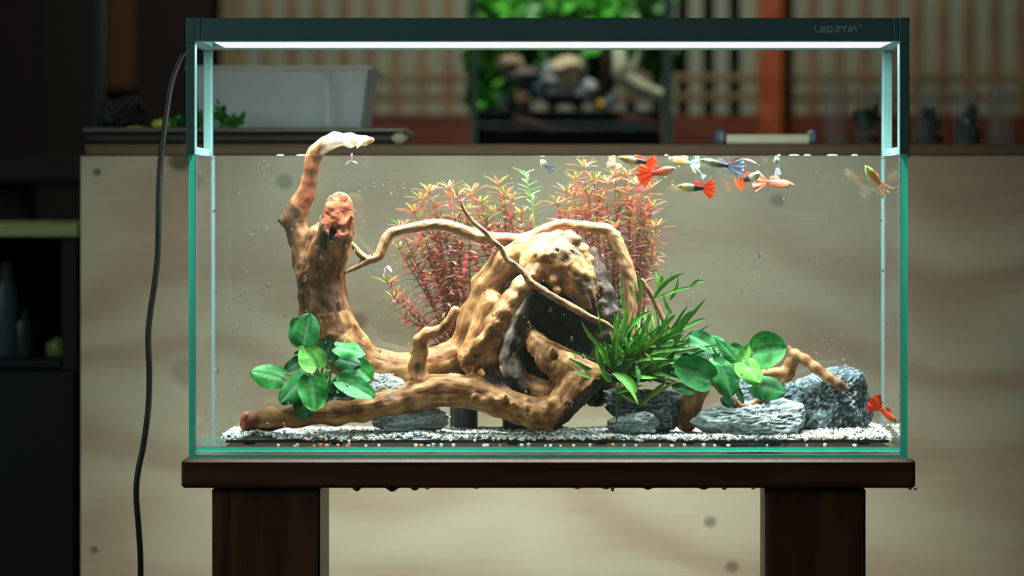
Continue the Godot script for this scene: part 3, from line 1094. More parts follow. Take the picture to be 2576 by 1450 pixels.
func build_driftwood() -> void:
	var k := 0.006
	# the hollow stump in the middle with its front limb
	var w := field([590, 560, -146], [1580, 1100, -12], 0.0013)
	w.limb(chain([[1110, 905, -108, 34], [1164, 882, -105, 36], [1195, 800, -100, 36], [1225, 720, -95, 36], [1275, 658, -90, 36], [1320, 632, -85, 36], [1372, 630, -78, 40], [1422, 634, -75, 42]]), k, 0)
	w.limb(chain([[1340, 668, -66, 34], [1372, 652, -64, 42], [1415, 672, -62, 52], [1448, 700, -60, 45], [1470, 728, -62, 34]]), k, 0)
	w.limb(chain([[1372, 660, -92, 42], [1430, 690, -94, 46], [1480, 735, -94, 38], [1510, 790, -92, 30]]), k, 2)
	var sr := RandomNumberGenerator.new()
	sr.seed = 8
	for i in 9:                            # the split, fibrous end of the roof
		var s := (i - 4) * 8.0
		var ax := 1448.0 + s * 0.86
		var ay := 688.0 - s * 0.5
		var ln := sr.randf_range(72, 112) - absf(i - 4.0) * 3.0
		var zz := -44.0 - pow(absf(i - 3.5), 1.3) * 1.9 + sr.randf_range(-2, 2)
		w.limb(chain([[ax, ay, zz - 3, sr.randf_range(6, 9)], [ax + ln * 0.25, ay + ln * 0.42, zz, sr.randf_range(6, 9)], [ax + ln * 0.46, ay + ln * 0.88, zz - 2, sr.randf_range(3, 7)]]), 0.0012, 6)
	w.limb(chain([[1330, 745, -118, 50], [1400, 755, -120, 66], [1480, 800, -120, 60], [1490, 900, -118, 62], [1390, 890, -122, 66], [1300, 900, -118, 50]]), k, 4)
	w.limb(chain([[1488, 640, -92, 20], [1505, 690, -88, 22], [1525, 740, -84, 22], [1537, 790, -80, 22], [1530, 850, -80, 34], [1520, 920, -84, 40], [1500, 985, -80, 40]]), 0.004, 2)
	w.limb(chain([[1240, 770, -80, 34], [1222, 840, -82, 36], [1196, 900, -84, 40], [1240, 950, -78, 40], [1300, 985, -76, 36], [1380, 1000, -72, 36]]), k, 0)
	w.limb(chain([[1350, 686, -54, 25], [1314, 720, -50, 24], [1287, 754, -47, 24], [1264, 786, -45, 26], [1246, 816, -44, 26], [1238, 846, -46, 21], [1216, 864, -48, 16], [1193, 887, -52, 12], [1170, 918, -54, 7]]), 0.004, 0)
	w.limb(chain([[1240, 838, -46, 18], [1218, 888, -50, 14], [1199, 918, -50, 11], [1192, 938, -50, 6]]), 0.003, 0)
	w.limb(chain([[1228, 846, -46, 13], [1200, 862, -42, 10], [1178, 896, -42, 8], [1160, 926, -44, 4]]), 0.002, 0)
	w.limb(chain([[1322, 750, -80, 20], [1304, 800, -76, 19], [1290, 860, -74, 21], [1280, 910, -72, 24], [1286, 955, -66, 22], [1316, 982, -60, 13]]), 0.008, 1)
	w.limb(chain([[1250, 850, -56, 16], [1238, 880, -50, 15], [1234, 915, -48, 16], [1244, 955, -47, 18], [1262, 985, -48, 20]]), 0.006, 2)
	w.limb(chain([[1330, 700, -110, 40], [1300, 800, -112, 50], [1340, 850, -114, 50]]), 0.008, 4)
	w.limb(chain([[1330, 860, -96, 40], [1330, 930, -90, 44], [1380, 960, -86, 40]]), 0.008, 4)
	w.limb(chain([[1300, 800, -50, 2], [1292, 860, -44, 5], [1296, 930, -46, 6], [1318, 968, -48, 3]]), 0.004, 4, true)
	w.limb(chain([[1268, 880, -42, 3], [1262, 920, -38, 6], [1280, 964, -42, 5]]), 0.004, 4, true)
	w.limb(chain([[618, 1062, -38, 24], [680, 1056, -38, 26], [745, 1047, -38, 27], [845, 1040, -40, 27], [911, 1032, -42, 27], [977, 1015, -44, 29], [1043, 998, -46, 33], [1085, 986, -48, 38], [1130, 983, -48, 39], [1192, 988, -46, 39], [1250, 1008, -44, 36], [1300, 1026, -42, 34], [1345, 1040, -40, 37], [1385, 1042, -38, 40], [1430, 1022, -38, 48]]), k, 0)
	w.limb(chain([[1430, 1022, -38, 48], [1455, 985, -42, 52], [1470, 962, -46, 50], [1429, 930, -50, 46], [1391, 903, -58, 37], [1356, 872, -70, 26], [1330, 832, -82, 16]]), k, 0)
	w.limb(chain([[1393, 896, -34, 13], [1391, 884, -28, 8], [1389, 876, -26, 3]]), 0.003, 0)
	w.limb(chain([[1048, 952, -50, 28], [1051, 918, -50, 20], [1058, 884, -50, 17], [1056, 858, -48, 16], [1074, 838, -46, 13], [1103, 833, -44, 11], [1126, 815, -43, 11], [1138, 795, -42, 9], [1146, 783, -42, 13]]), 0.004, 0)
	w.limb(chain([[1046, 884, -50, 10], [1034, 890, -50, 3]]), 0.002, 0)
	for q in [[1361, 606, -76, 13], [1384, 600, -66, 11], [1402, 592, -76, 14], [1430, 594, -72, 16], [1448, 603, -66, 13], [1466, 628, -74, 15], [1478, 655, -72, 16], [1392, 706, -46, 12], [1400, 730, -45, 10], [1200, 958, -42, 10], [1205, 1000, -36, 9], [1320, 1010, -34, 9], [1388, 1012, -26, 9], [1422, 1030, -24, 8], [1330, 1048, -30, 8]]:
		var p := PM(q[0], q[1], q[2])
		var rr := R(q[3], q[2] * 0.001)
		w.bone(p, p + Vector3(0.001, 0, 0), rr, rr, 0.004, 0, 0.0)
	w.limb(chain([[1398, 630, -50, 4], [1418, 640, -50, 7], [1442, 634, -52, 7], [1468, 644, -54, 5]]), 0.002, 2, true)
	w.limb(chain([[1436, 684, -40, 3], [1454, 714, -40, 5], [1472, 750, -42, 4]]), 0.0015, 2, true)
	w.limb(chain([[1452, 680, -41, 3], [1472, 712, -41, 5], [1490, 748, -43, 4]]), 0.0015, 2, true)
	w.limb(chain([[1468, 684, -44, 3], [1486, 714, -44, 5], [1500, 748, -46, 4]]), 0.0015, 2, true)
	var kr := RandomNumberGenerator.new()
	kr.seed = 5
	for q in [[1345, 688, -34, 1248, 812, -28, 26], [1248, 812, -28, 1172, 912, -38, 20], [1350, 640, -36, 1440, 640, -44, 14], [1440, 600, -60, 1490, 690, -60, 16], [1180, 990, -24, 1420, 1040, -16, 16], [1496, 680, -70, 1530, 880, -62, 18]]:
		for i in int(q[6]):
			var u := kr.randf()
			var p := PM(lerpf(q[0], q[3], u) + kr.randf_range(-9, 9), lerpf(q[1], q[4], u) + kr.randf_range(-9, 9), lerpf(q[2], q[5], u) - 8.0)
			var rr := R(kr.randf_range(3, 6), 0)
			w.bone(p, p + Vector3(kr.randf_range(-0.003, 0.003), kr.randf_range(-0.003, 0.003), 0.001), rr, rr * 0.7, 0.004, 0 if q[0] < 1495 else 2, 0.0)
	w.limb(chain([[1110, 1004, -26, 8], [1190, 990, -24, 6]]), 0.004, 3, true)
	w.cut(PM(1458, 1012, -38), Vector3(0.75, -0.66, 0.3), PM(1470, 1016, -40), R(105, -0.04), 2)  # cut face takes the dark tint in place of its shade
	w.cut(PM(622, 1060, -30), Vector3(-0.9, 0.25, 0.45), PM(612, 1062, -36), R(60, -0.04), 3)
	lone("driftwood_stump", carve_out(w, mats.wood, [  # dark spots on the roof paint shade into its crevices
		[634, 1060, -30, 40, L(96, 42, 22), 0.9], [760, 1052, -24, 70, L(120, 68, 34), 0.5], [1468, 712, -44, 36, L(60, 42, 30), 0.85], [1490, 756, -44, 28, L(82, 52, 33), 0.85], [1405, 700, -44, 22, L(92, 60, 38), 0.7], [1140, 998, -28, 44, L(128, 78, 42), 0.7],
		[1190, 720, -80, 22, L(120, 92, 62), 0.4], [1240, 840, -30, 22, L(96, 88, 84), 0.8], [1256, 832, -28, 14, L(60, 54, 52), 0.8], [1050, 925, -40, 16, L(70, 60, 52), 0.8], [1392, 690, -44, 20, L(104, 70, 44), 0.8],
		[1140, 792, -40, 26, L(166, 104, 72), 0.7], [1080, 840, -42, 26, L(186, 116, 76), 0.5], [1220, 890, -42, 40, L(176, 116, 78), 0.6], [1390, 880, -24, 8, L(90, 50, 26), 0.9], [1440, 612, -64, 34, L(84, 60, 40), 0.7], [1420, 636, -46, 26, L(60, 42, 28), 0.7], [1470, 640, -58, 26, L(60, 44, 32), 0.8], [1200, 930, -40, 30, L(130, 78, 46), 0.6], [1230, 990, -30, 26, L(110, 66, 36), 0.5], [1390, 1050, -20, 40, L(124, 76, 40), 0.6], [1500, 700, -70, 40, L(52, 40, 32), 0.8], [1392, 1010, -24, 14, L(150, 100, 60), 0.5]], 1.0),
		"large hollow tan driftwood stump with a dark cave and a limb along the gravel", "driftwood")
	# the left piece: trunk with a broken end and a branch out of the water
	w = field([680, 325, -130], [1190, 990, -18], 0.0014)
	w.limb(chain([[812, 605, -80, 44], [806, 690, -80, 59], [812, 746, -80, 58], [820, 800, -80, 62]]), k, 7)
	w.limb(chain([[820, 800, -80, 62], [838, 845, -80, 66], [870, 885, -80, 60], [915, 918, -82, 48], [970, 930, -84, 42], [1030, 932, -88, 40], [1090, 915, -94, 36], [1140, 895, -100, 34]]), k, 0)
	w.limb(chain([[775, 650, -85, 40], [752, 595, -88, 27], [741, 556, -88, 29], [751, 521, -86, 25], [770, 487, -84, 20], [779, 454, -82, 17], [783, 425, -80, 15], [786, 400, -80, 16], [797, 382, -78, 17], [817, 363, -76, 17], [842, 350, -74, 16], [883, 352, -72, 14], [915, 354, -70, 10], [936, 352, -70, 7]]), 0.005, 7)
	w.limb(chain([[725, 560, -86, 13], [712, 556, -86, 8], [701, 553, -86, 3]]), 0.003, 2)
	w.limb(chain([[872, 362, -62, 8], [886, 370, -60, 4]]), 0.002, 0)
	w.limb(chain([[905, 362, -64, 7], [898, 372, -62, 3]]), 0.002, 0)
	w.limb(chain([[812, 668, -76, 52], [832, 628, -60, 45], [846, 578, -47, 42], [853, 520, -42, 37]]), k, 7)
	w.cut(PM(850, 548, -39), Vector3(0.1, 0.3, 0.95), PM(850, 545, -36), R(95, -0.04), 3)
	w.limb(chain([[876, 566, -40, 9], [884, 548, -36, 5], [885, 540, -34, 2]]), 0.002, 3)
	w.limb(chain([[840, 566, -30, 5], [837, 582, -36, 8], [834, 602, -36, 6]]), 0.001, 4, true)
	w.limb(chain([[837, 580, -36, 8], [838, 590, -60, 8]]), 0.001, 4, true)
	w.limb(chain([[856, 560, -36, 2], [862, 584, -36, 3]]), 0.002, 4, true)
	w.limb(chain([[822, 540, -38, 4], [840, 556, -36, 3], [850, 575, -36, 4]]), 0.0015, 3, true)
	w.limb(chain([[846, 530, -26, 3], [858, 566, -32, 4]]), 0.002, 3, true)
	w.limb(chain([[814, 596, -36, 6], [816, 630, -42, 5]]), 0.003, 4, true)
	lone("upright_driftwood", carve_out(w, mats.wood, [  # dark spots paint shade on the upper branch, under the stub and in cracks
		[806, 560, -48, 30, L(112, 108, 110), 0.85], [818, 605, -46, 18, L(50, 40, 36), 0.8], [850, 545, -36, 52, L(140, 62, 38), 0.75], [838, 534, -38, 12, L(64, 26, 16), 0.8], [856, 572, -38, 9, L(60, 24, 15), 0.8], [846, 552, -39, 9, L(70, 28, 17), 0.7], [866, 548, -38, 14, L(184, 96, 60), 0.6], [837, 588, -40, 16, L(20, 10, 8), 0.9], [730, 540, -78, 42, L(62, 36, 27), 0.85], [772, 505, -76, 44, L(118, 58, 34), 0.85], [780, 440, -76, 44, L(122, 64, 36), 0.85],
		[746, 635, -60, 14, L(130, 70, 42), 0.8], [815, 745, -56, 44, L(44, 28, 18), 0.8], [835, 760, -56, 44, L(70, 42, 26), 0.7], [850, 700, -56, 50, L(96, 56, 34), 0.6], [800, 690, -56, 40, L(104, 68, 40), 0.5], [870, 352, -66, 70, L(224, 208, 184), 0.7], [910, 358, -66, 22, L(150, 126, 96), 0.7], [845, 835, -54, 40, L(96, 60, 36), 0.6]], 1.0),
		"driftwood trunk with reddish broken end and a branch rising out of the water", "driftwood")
	# the piece at the right: leg, rail, root and broken branch
	w = field([1670, 860, -100], [2150, 1090, -30], 0.0013)
	w.limb(chain([[1727, 1064, -62, 25], [1741, 1010, -64, 26], [1757, 975, -66, 26], [1770, 935, -68, 18]]), 0.004, 0)
	w.limb(chain([[1688, 900, -70, 10], [1739, 903, -70, 12], [1786, 918, -70, 14], [1830, 917, -72, 13], [1859, 936, -74, 14], [1900, 944, -74, 13], [1948, 941, -74, 14], [1982, 938, -74, 19]]), 0.004, 0)
	w.limb(chain([[1975, 946, -74, 18], [1992, 912, -72, 15], [2001, 893, -70, 13], [2027, 905, -66, 13], [2053, 926, -62, 13], [2085, 952, -58, 13], [2111, 969, -55, 13], [2130, 980, -54, 8]]), 0.003, 0)
	w.limb(chain([[1990, 888, -70, 9], [1985, 872, -70, 4]]), 0.002, 0)
	w.limb(chain([[1776, 945, -66, 10], [1790, 957, -62, 9], [1817, 983, -56, 9], [1843, 1008, -52, 9], [1868, 1025, -50, 9], [1891, 1023, -50, 9], [1912, 1008, -50, 8], [1934, 994, -50, 7]]), 0.003, 0)
	lone("driftwood_branch", carve_out(w, mats.wood, [
		[1727, 1062, -50, 34, L(70, 32, 24), 0.85], [1757, 985, -50, 36, L(104, 84, 52), 0.6], [2112, 970, -54, 24, L(92, 62, 56), 0.85], [2050, 918, -56, 20, L(150, 108, 70), 0.5], [1850, 1012, -48, 60, L(150, 96, 62), 0.7]], 0.6),
		"small branching driftwood under the right leafy plant, its end over the dark rock", "driftwood")
	# long arched branch and thin sticks
	var tones: Array = wood_tints[5]
	var shade := func(_t: float, ang: float, q: float) -> Color:
		var u := clampf(0.55 + 0.9 * q + 0.12 * sin(ang * 3.0), 0.0, 1.0)
		return tones[0].lerp(tones[1], u * 2.0) if u < 0.5 else tones[1].lerp(tones[2], u * 2.0 - 1.0)
	var br := thing("arched_branch", "long thin branch arching across the aquarium in front of the red stem plants", "branch")
	var b := MB.new()
	sweep(b, spline(chain([[866, 687, -74, 4], [897, 672, -74, 7], [925, 656, -75, 11], [952, 645, -76, 12], [966, 614, -77, 13], [980, 590, -78, 13], [1008, 579, -78, 12], [1062, 569, -78, 13], [1102, 565, -78, 14], [1135, 570, -78, 14], [1168, 582, -80, 15], [1205, 595, -82, 15], [1244, 600, -84, 15], [1301, 602, -88, 14], [1337, 594, -90, 13], [1370, 577, -90, 12], [1407, 564, -90, 12], [1446, 566, -90, 12], [1493, 572, -92, 13], [1529, 579, -94, 15], [1549, 602, -95, 17], [1562, 635, -96, 17], [1575, 668, -96, 18], [1585, 704, -96, 18], [1587, 747, -96, 17], [1583, 820, -94, 16], [1570, 900, -90, 14]]), 6), 18, 0.22, shade)
	part("main_stem", b.mesh(mats.wood, true), br)
	b = MB.new()
	sweep(b, spline(chain([[879, 603, -72, 3], [892, 623, -73, 7], [908, 642, -74, 9], [928, 658, -75, 9]]), 6), 14, 0.22, shade)
	part("side_twig", b.mesh(mats.wood, true), br)
	b = MB.new()
	sweep(b, spline(chain([[1158, 504, -30, 4], [1168, 529, -30, 4.5], [1191, 559, -30, 5], [1218, 582, -30, 6], [1235, 602, -30, 6], [1261, 625, -29, 7], [1274, 651, -28, 7], [1301, 671, -27, 7], [1321, 691, -26, 8], [1334, 711, -26, 9], [1370, 734, -28, 9], [1410, 757, -30, 8.5], [1446, 777, -32, 8.5], [1486, 800, -34, 8], [1526, 817, -38, 7], [1560, 850, -44, 5]]), 6), 12, 0.4, shade)
	lone("thin_stick", b.mesh(mats.wood, true), "thin knobbly stick leaning diagonally across the mouth of the dark cave", "stick")
	b = MB.new()
	sweep(b, spline(chain([[1613, 702, -62, 4], [1629, 727, -62, 6], [1646, 756, -62, 6.5], [1661, 790, -61, 6.5], [1678, 816, -60, 7], [1698, 848, -60, 7], [1713, 877, -60, 7], [1726, 900, -62, 7]]), 6), 12, 0.35, func(t, a, q): return shade.call(t, a, q) * Color(0.62, 0.5, 0.45))
	lone("thin_stick", b.mesh(mats.wood, true), "thin reddish-brown stick leaning among the grassy green leaves", "stick")

# ---------------------------------------------------------------- leaves
# a heart or oval leaf from base to tip in its own plane: x along, y across, z its relief
func leaf_surface(b: MB, base: Vector3, tip: Vector3, width: float, face: Vector3, cup: float, wave: float, bend: float, notch: float, tone: Color, lit: Color, seed_: int, nu := 14, nv := 10) -> void:
	var ax := tip - base
	var len := ax.length()
	ax /= len
	var side := face.cross(ax).normalized()
	var up := ax.cross(side).normalized()
	var start := b.v.size()
	for i in nu + 1:
		var u := float(i) / nu
		var w := width * 0.5 * pow(sin(PI * pow(clampf(0.03 + 0.95 * u, 0.0, 1.0), 0.74)), 0.5)
		if u > 0.995: w *= 0.45
		for j in nv + 1:
			var v := 2.0 * j / nv - 1.0
			var along := len * u - notch * len * absf(v) * (1.0 - u) * (1.0 - u) * (2.0 - 2.0 * absf(v) * 0.4)
			var edge := v * v
			var z := cup * width * edge + wave * width * edge * sin(u * 9.0 + seed_ * 1.7 + (2.0 if v > 0 else 0.0)) - bend * len * u * u
			z -= 0.03 * width * exp(-v * v * 90.0)
			var rib := absf(fposmod(u * 5.0 - absf(v) * 1.4, 1.0) - 0.5)
			z += 0.012 * width * smoothstep(0.0, 0.25, rib) * (1.0 - edge)
			var q := nz2.get_noise_3d(u * 30.0 + seed_ * 13.0, v * 22.0, 4.0)
			var c := tone.lerp(lit, clampf(0.35 + 0.9 * q, 0.0, 1.0))
			c = c.lerp(lit.lightened(0.12), 0.55 * exp(-v * v * 160.0) + 0.22 * (1.0 - smoothstep(0.0, 0.12, rib)) * (1.0 - edge))
			c.a = 1.0
			b.vert(base + ax * along + side * w * v + up * z, c)
	for i in nu:
		for j in nv:
			var a := start + i * (nv + 1) + j
			b.quad(a, a + nv + 1, a + nv + 2, a + 1)

func stalk(a: Vector3, e: Vector3, r: float, c: Color, sag := 0.0) -> ArrayMesh:
	var b := MB.new()
	var m := (a + e) * 0.5 + Vector3(0, sag, 0.002)
	var pts := []
	for i in 9:
		var t := i / 8.0
		var p := a.lerp(m, t).lerp(m.lerp(e, t), t)
		pts.append(Vector4(p.x, p.y, p.z, r * (1.0 - 0.3 * t)))
	sweep(b, pts, 7, 0.0, func(_t, _a, _q): return c)
	return b.mesh(mats.leaf, true)

# rows: [base px, base py, tip px, tip py, width px, z mm of base, z mm of tip, tilt up, tilt aside, wave, bend, tone 0..3]
func leafy_plant(called: String, label: String, root: Array, rows: Array) -> void:
	var tones := [[L(18, 88, 36), L(42, 132, 56)], [L(18, 92, 30), L(44, 140, 48)], [L(66, 140, 46), L(120, 186, 76)], [L(12, 60, 30), L(28, 94, 48)]]
	var t := thing(called, label, "plant", Vector3.ZERO, "broad-leaved plants in the aquarium")
	var r0 := PM(root[0], root[1], root[2])
	var b := MB.new()
	sweep(b, spline(chain([[root[0] - 26, root[1] + 6, root[2], 7], [root[0], root[1], root[2], 9], [root[0] + 30, root[1] - 4, root[2] - 4, 7]]), 5), 9, 0.3, func(_t, _a, _q): return L(58, 84, 40))
	part("rhizome", b.mesh(mats.wood, true), t)
	var i := 0
	for q in rows:
		i += 1
		var base := PM(q[0], q[1], q[5])
		var tip := PM(q[2], q[3], q[6])
		var lf := MB.new()
		var pair: Array = tones[q[11]]
		leaf_surface(lf, base, tip, R(q[4] * 1.22, q[5] * 0.001), Vector3(q[8], q[7], 1.0).normalized(), 0.1 if i % 2 else -0.06, q[9], q[10], 0.1, pair[0], pair[1], i)
		var o := part("leaf", lf.mesh(mats.leaf, true), t)
		part("stalk", stalk(r0 + Vector3(0.002 * (i % 5 - 2), 0, 0), base + (tip - base) * 0.03 - Vector3(0, 0, 0.0012), 0.0009, pair[1], 0.004), o)

func build_anubias() -> void:
	leafy_plant("broad_leaved_plant", "broad-leaved green plant on the front branch at the aquarium's left", [812, 985, -52], [
		[759, 866, 742, 800, 44, -44, -50, 0.6, -0.5, 0.04, 0.02, 0], [765, 866, 780, 788, 58, -38, -44, 0.5, 0.3, 0.03, 0.02, 0], [797, 926, 764, 868, 60, -32, -34, 0.2, 0.3, 0.02, 0.1, 2],
		[846, 874, 921, 890, 46, -42, -40, 0.9, 0.1, 0.1, 0.05, 0], [818, 902, 836, 854, 44, -48, -50, 0.3, 0.2, 0.03, 0.05, 3], [707, 953, 632, 934, 58, -34, -30, 0.7, -0.1, 0.03, 0.05, 1],
		[712, 940, 673, 923, 24, -44, -46, 0.9, 0.0, 0.03, 0.02, 1], [772, 945, 704, 1012, 58, -32, -22, 0.5, -0.3, 0.04, 0.06, 0], [784, 952, 794, 1034, 64, -28, -18, 0.2, 0.1, 0.04, 0.05, 1],
		[762, 998, 770, 1054, 50, -30, -22, 0.1, -0.2, 0.05, 0.05, 0], [856, 960, 942, 1000, 52, -36, -28, 0.8, 0.2, 0.03, 0.05, 0], [846, 955, 895, 934, 28, -42, -42, 0.9, 0.1, 0.08, 0.02, 0],
		[890, 922, 935, 956, 52, -58, -54, 0.2, 0.5, 0.03, 0.05, 1], [802, 958, 832, 930, 14, -34, -34, 0.3, 0.0, 0.02, 0.02, 2], [756, 908, 716, 934, 30, -50, -50, 0.3, -0.5, 0.05, 0.05, 3],
		[850, 905, 906, 918, 40, -56, -52, 0.5, 0.2, 0.05, 0.05, 3], [790, 900, 740, 890, 26, -54, -56, 0.4, -0.2, 0.05, 0.05, 3], [880, 945, 914, 966, 24, -46, -44, 0.4, 0.0, 0.05, 0.05, 3], [835, 975, 868, 1000, 24, -46, -44, 0.2, 0.0, 0.05, 0.05, 3]])
	leafy_plant("broad_leaved_plant", "broad-leaved green plant on the small driftwood at the aquarium's right", [1815, 938, -62], [
		[1898, 888, 1979, 874, 80, -42, -36, 0.35, 0.1, 0.03, 0.02, 1], [1866, 912, 1914, 962, 52, -34, -24, 0.4, 0.2, 0.03, 0.06, 2], [1866, 914, 1884, 866, 26, -36, -36, 0.1, -0.5, 0.02, 0.02, 2], [1897, 968, 1976, 986, 58, -34, -28, 0.6, 0.1, 0.03, 0.05, 0],
		[1785, 956, 1696, 914, 72, -30, -24, 0.4, -0.1, 0.04, 0.05, 0], [1816, 922, 1842, 996, 54, -36, -28, 0.3, 0.1, 0.04, 0.05, 0], [1795, 908, 1858, 948, 34, -42, -38, 0.7, 0.1, 0.04, 0.04, 0], [1852, 906, 1806, 854, 32, -48, -48, 0.4, 0.2, 0.05, 0.05, 0],
		[1790, 872, 1732, 840, 42, -50, -50, 0.7, 0.0, 0.06, 0.03, 0], [1816, 856, 1789, 847, 11, -54, -54, 0.4, 0.0, 0.02, 0.0, 0], [1872, 893, 1838, 866, 24, -52, -52, 0.5, 0.0, 0.04, 0.0, 1], [1720, 876, 1784, 906, 32, -56, -54, 0.4, 0.2, 0.06, 0.0, 3],
		[1850, 973, 1870, 1016, 16, -44, -42, 0.2, 0.6, 0.05, 0.05, 3], [1820, 1000, 1839, 1024, 22, -46, -44, 0.0, 0.1, 0.04, 0.0, 3], [1711, 880, 1682, 905, 24, -52, -50, 0.5, 0.0, 0.05, 0.0, 0], [1790, 888, 1815, 880, 16, -54, -54, 0.7, 0.0, 0.05, 0.0, 0],
		[1800, 880, 1760, 892, 34, -58, -58, 0.5, 0.0, 0.05, 0.03, 3], [1830, 880, 1850, 930, 30, -58, -56, 0.3, 0.2, 0.05, 0.03, 3], [1740, 985, 1690, 972, 26, -56, -56, 0.6, 0.0, 0.04, 0.03, 0]])

# a strap leaf along a bent line
func strap(b: MB, p0: Vector3, p1: Vector3, p2: Vector3, width: float, tone: Color, lit: Color, seed_: int, nu := 12) -> void:
	var start := b.v.size()
	var twist := sin(seed_ * 2.3) * 0.5
	for i in nu + 1:
		var u := float(i) / nu
		var p := p0.lerp(p1, u).lerp(p1.lerp(p2, u), u)
		var tg := ((p1 - p0).lerp(p2 - p1, u)).normalized()
		var face := Vector3(sin(twist + u * 0.6), 0.35, cos(twist + u * 0.6))
		var side := face.cross(tg).normalized()
		var up := tg.cross(side).normalized()
		var w := width * 0.5 * (0.22 + 0.78 * sin(PI * pow(clampf(u, 0.0, 1.0), 0.8))) * (1.0 if u < 0.98 else 0.25)
		w *= 1.0 + 0.12 * sin(u * 23.0 + seed_)
		for j in 3:
			var v := j - 1.0
			var q := 0.5 + 0.5 * sin(u * 5.0 + seed_ * 3.1)
			var c := tone.lerp(lit, q * 0.8 if j == 1 else q * 0.5)
			c.a = 1.0
			b.vert(p + side * w * v - up * (0.12 * width if j == 1 else 0.0), c)
	for i in nu:
		for j in 2:
			var a := start + i * 3 + j
			b.quad(a, a + 3, a + 4, a + 1)

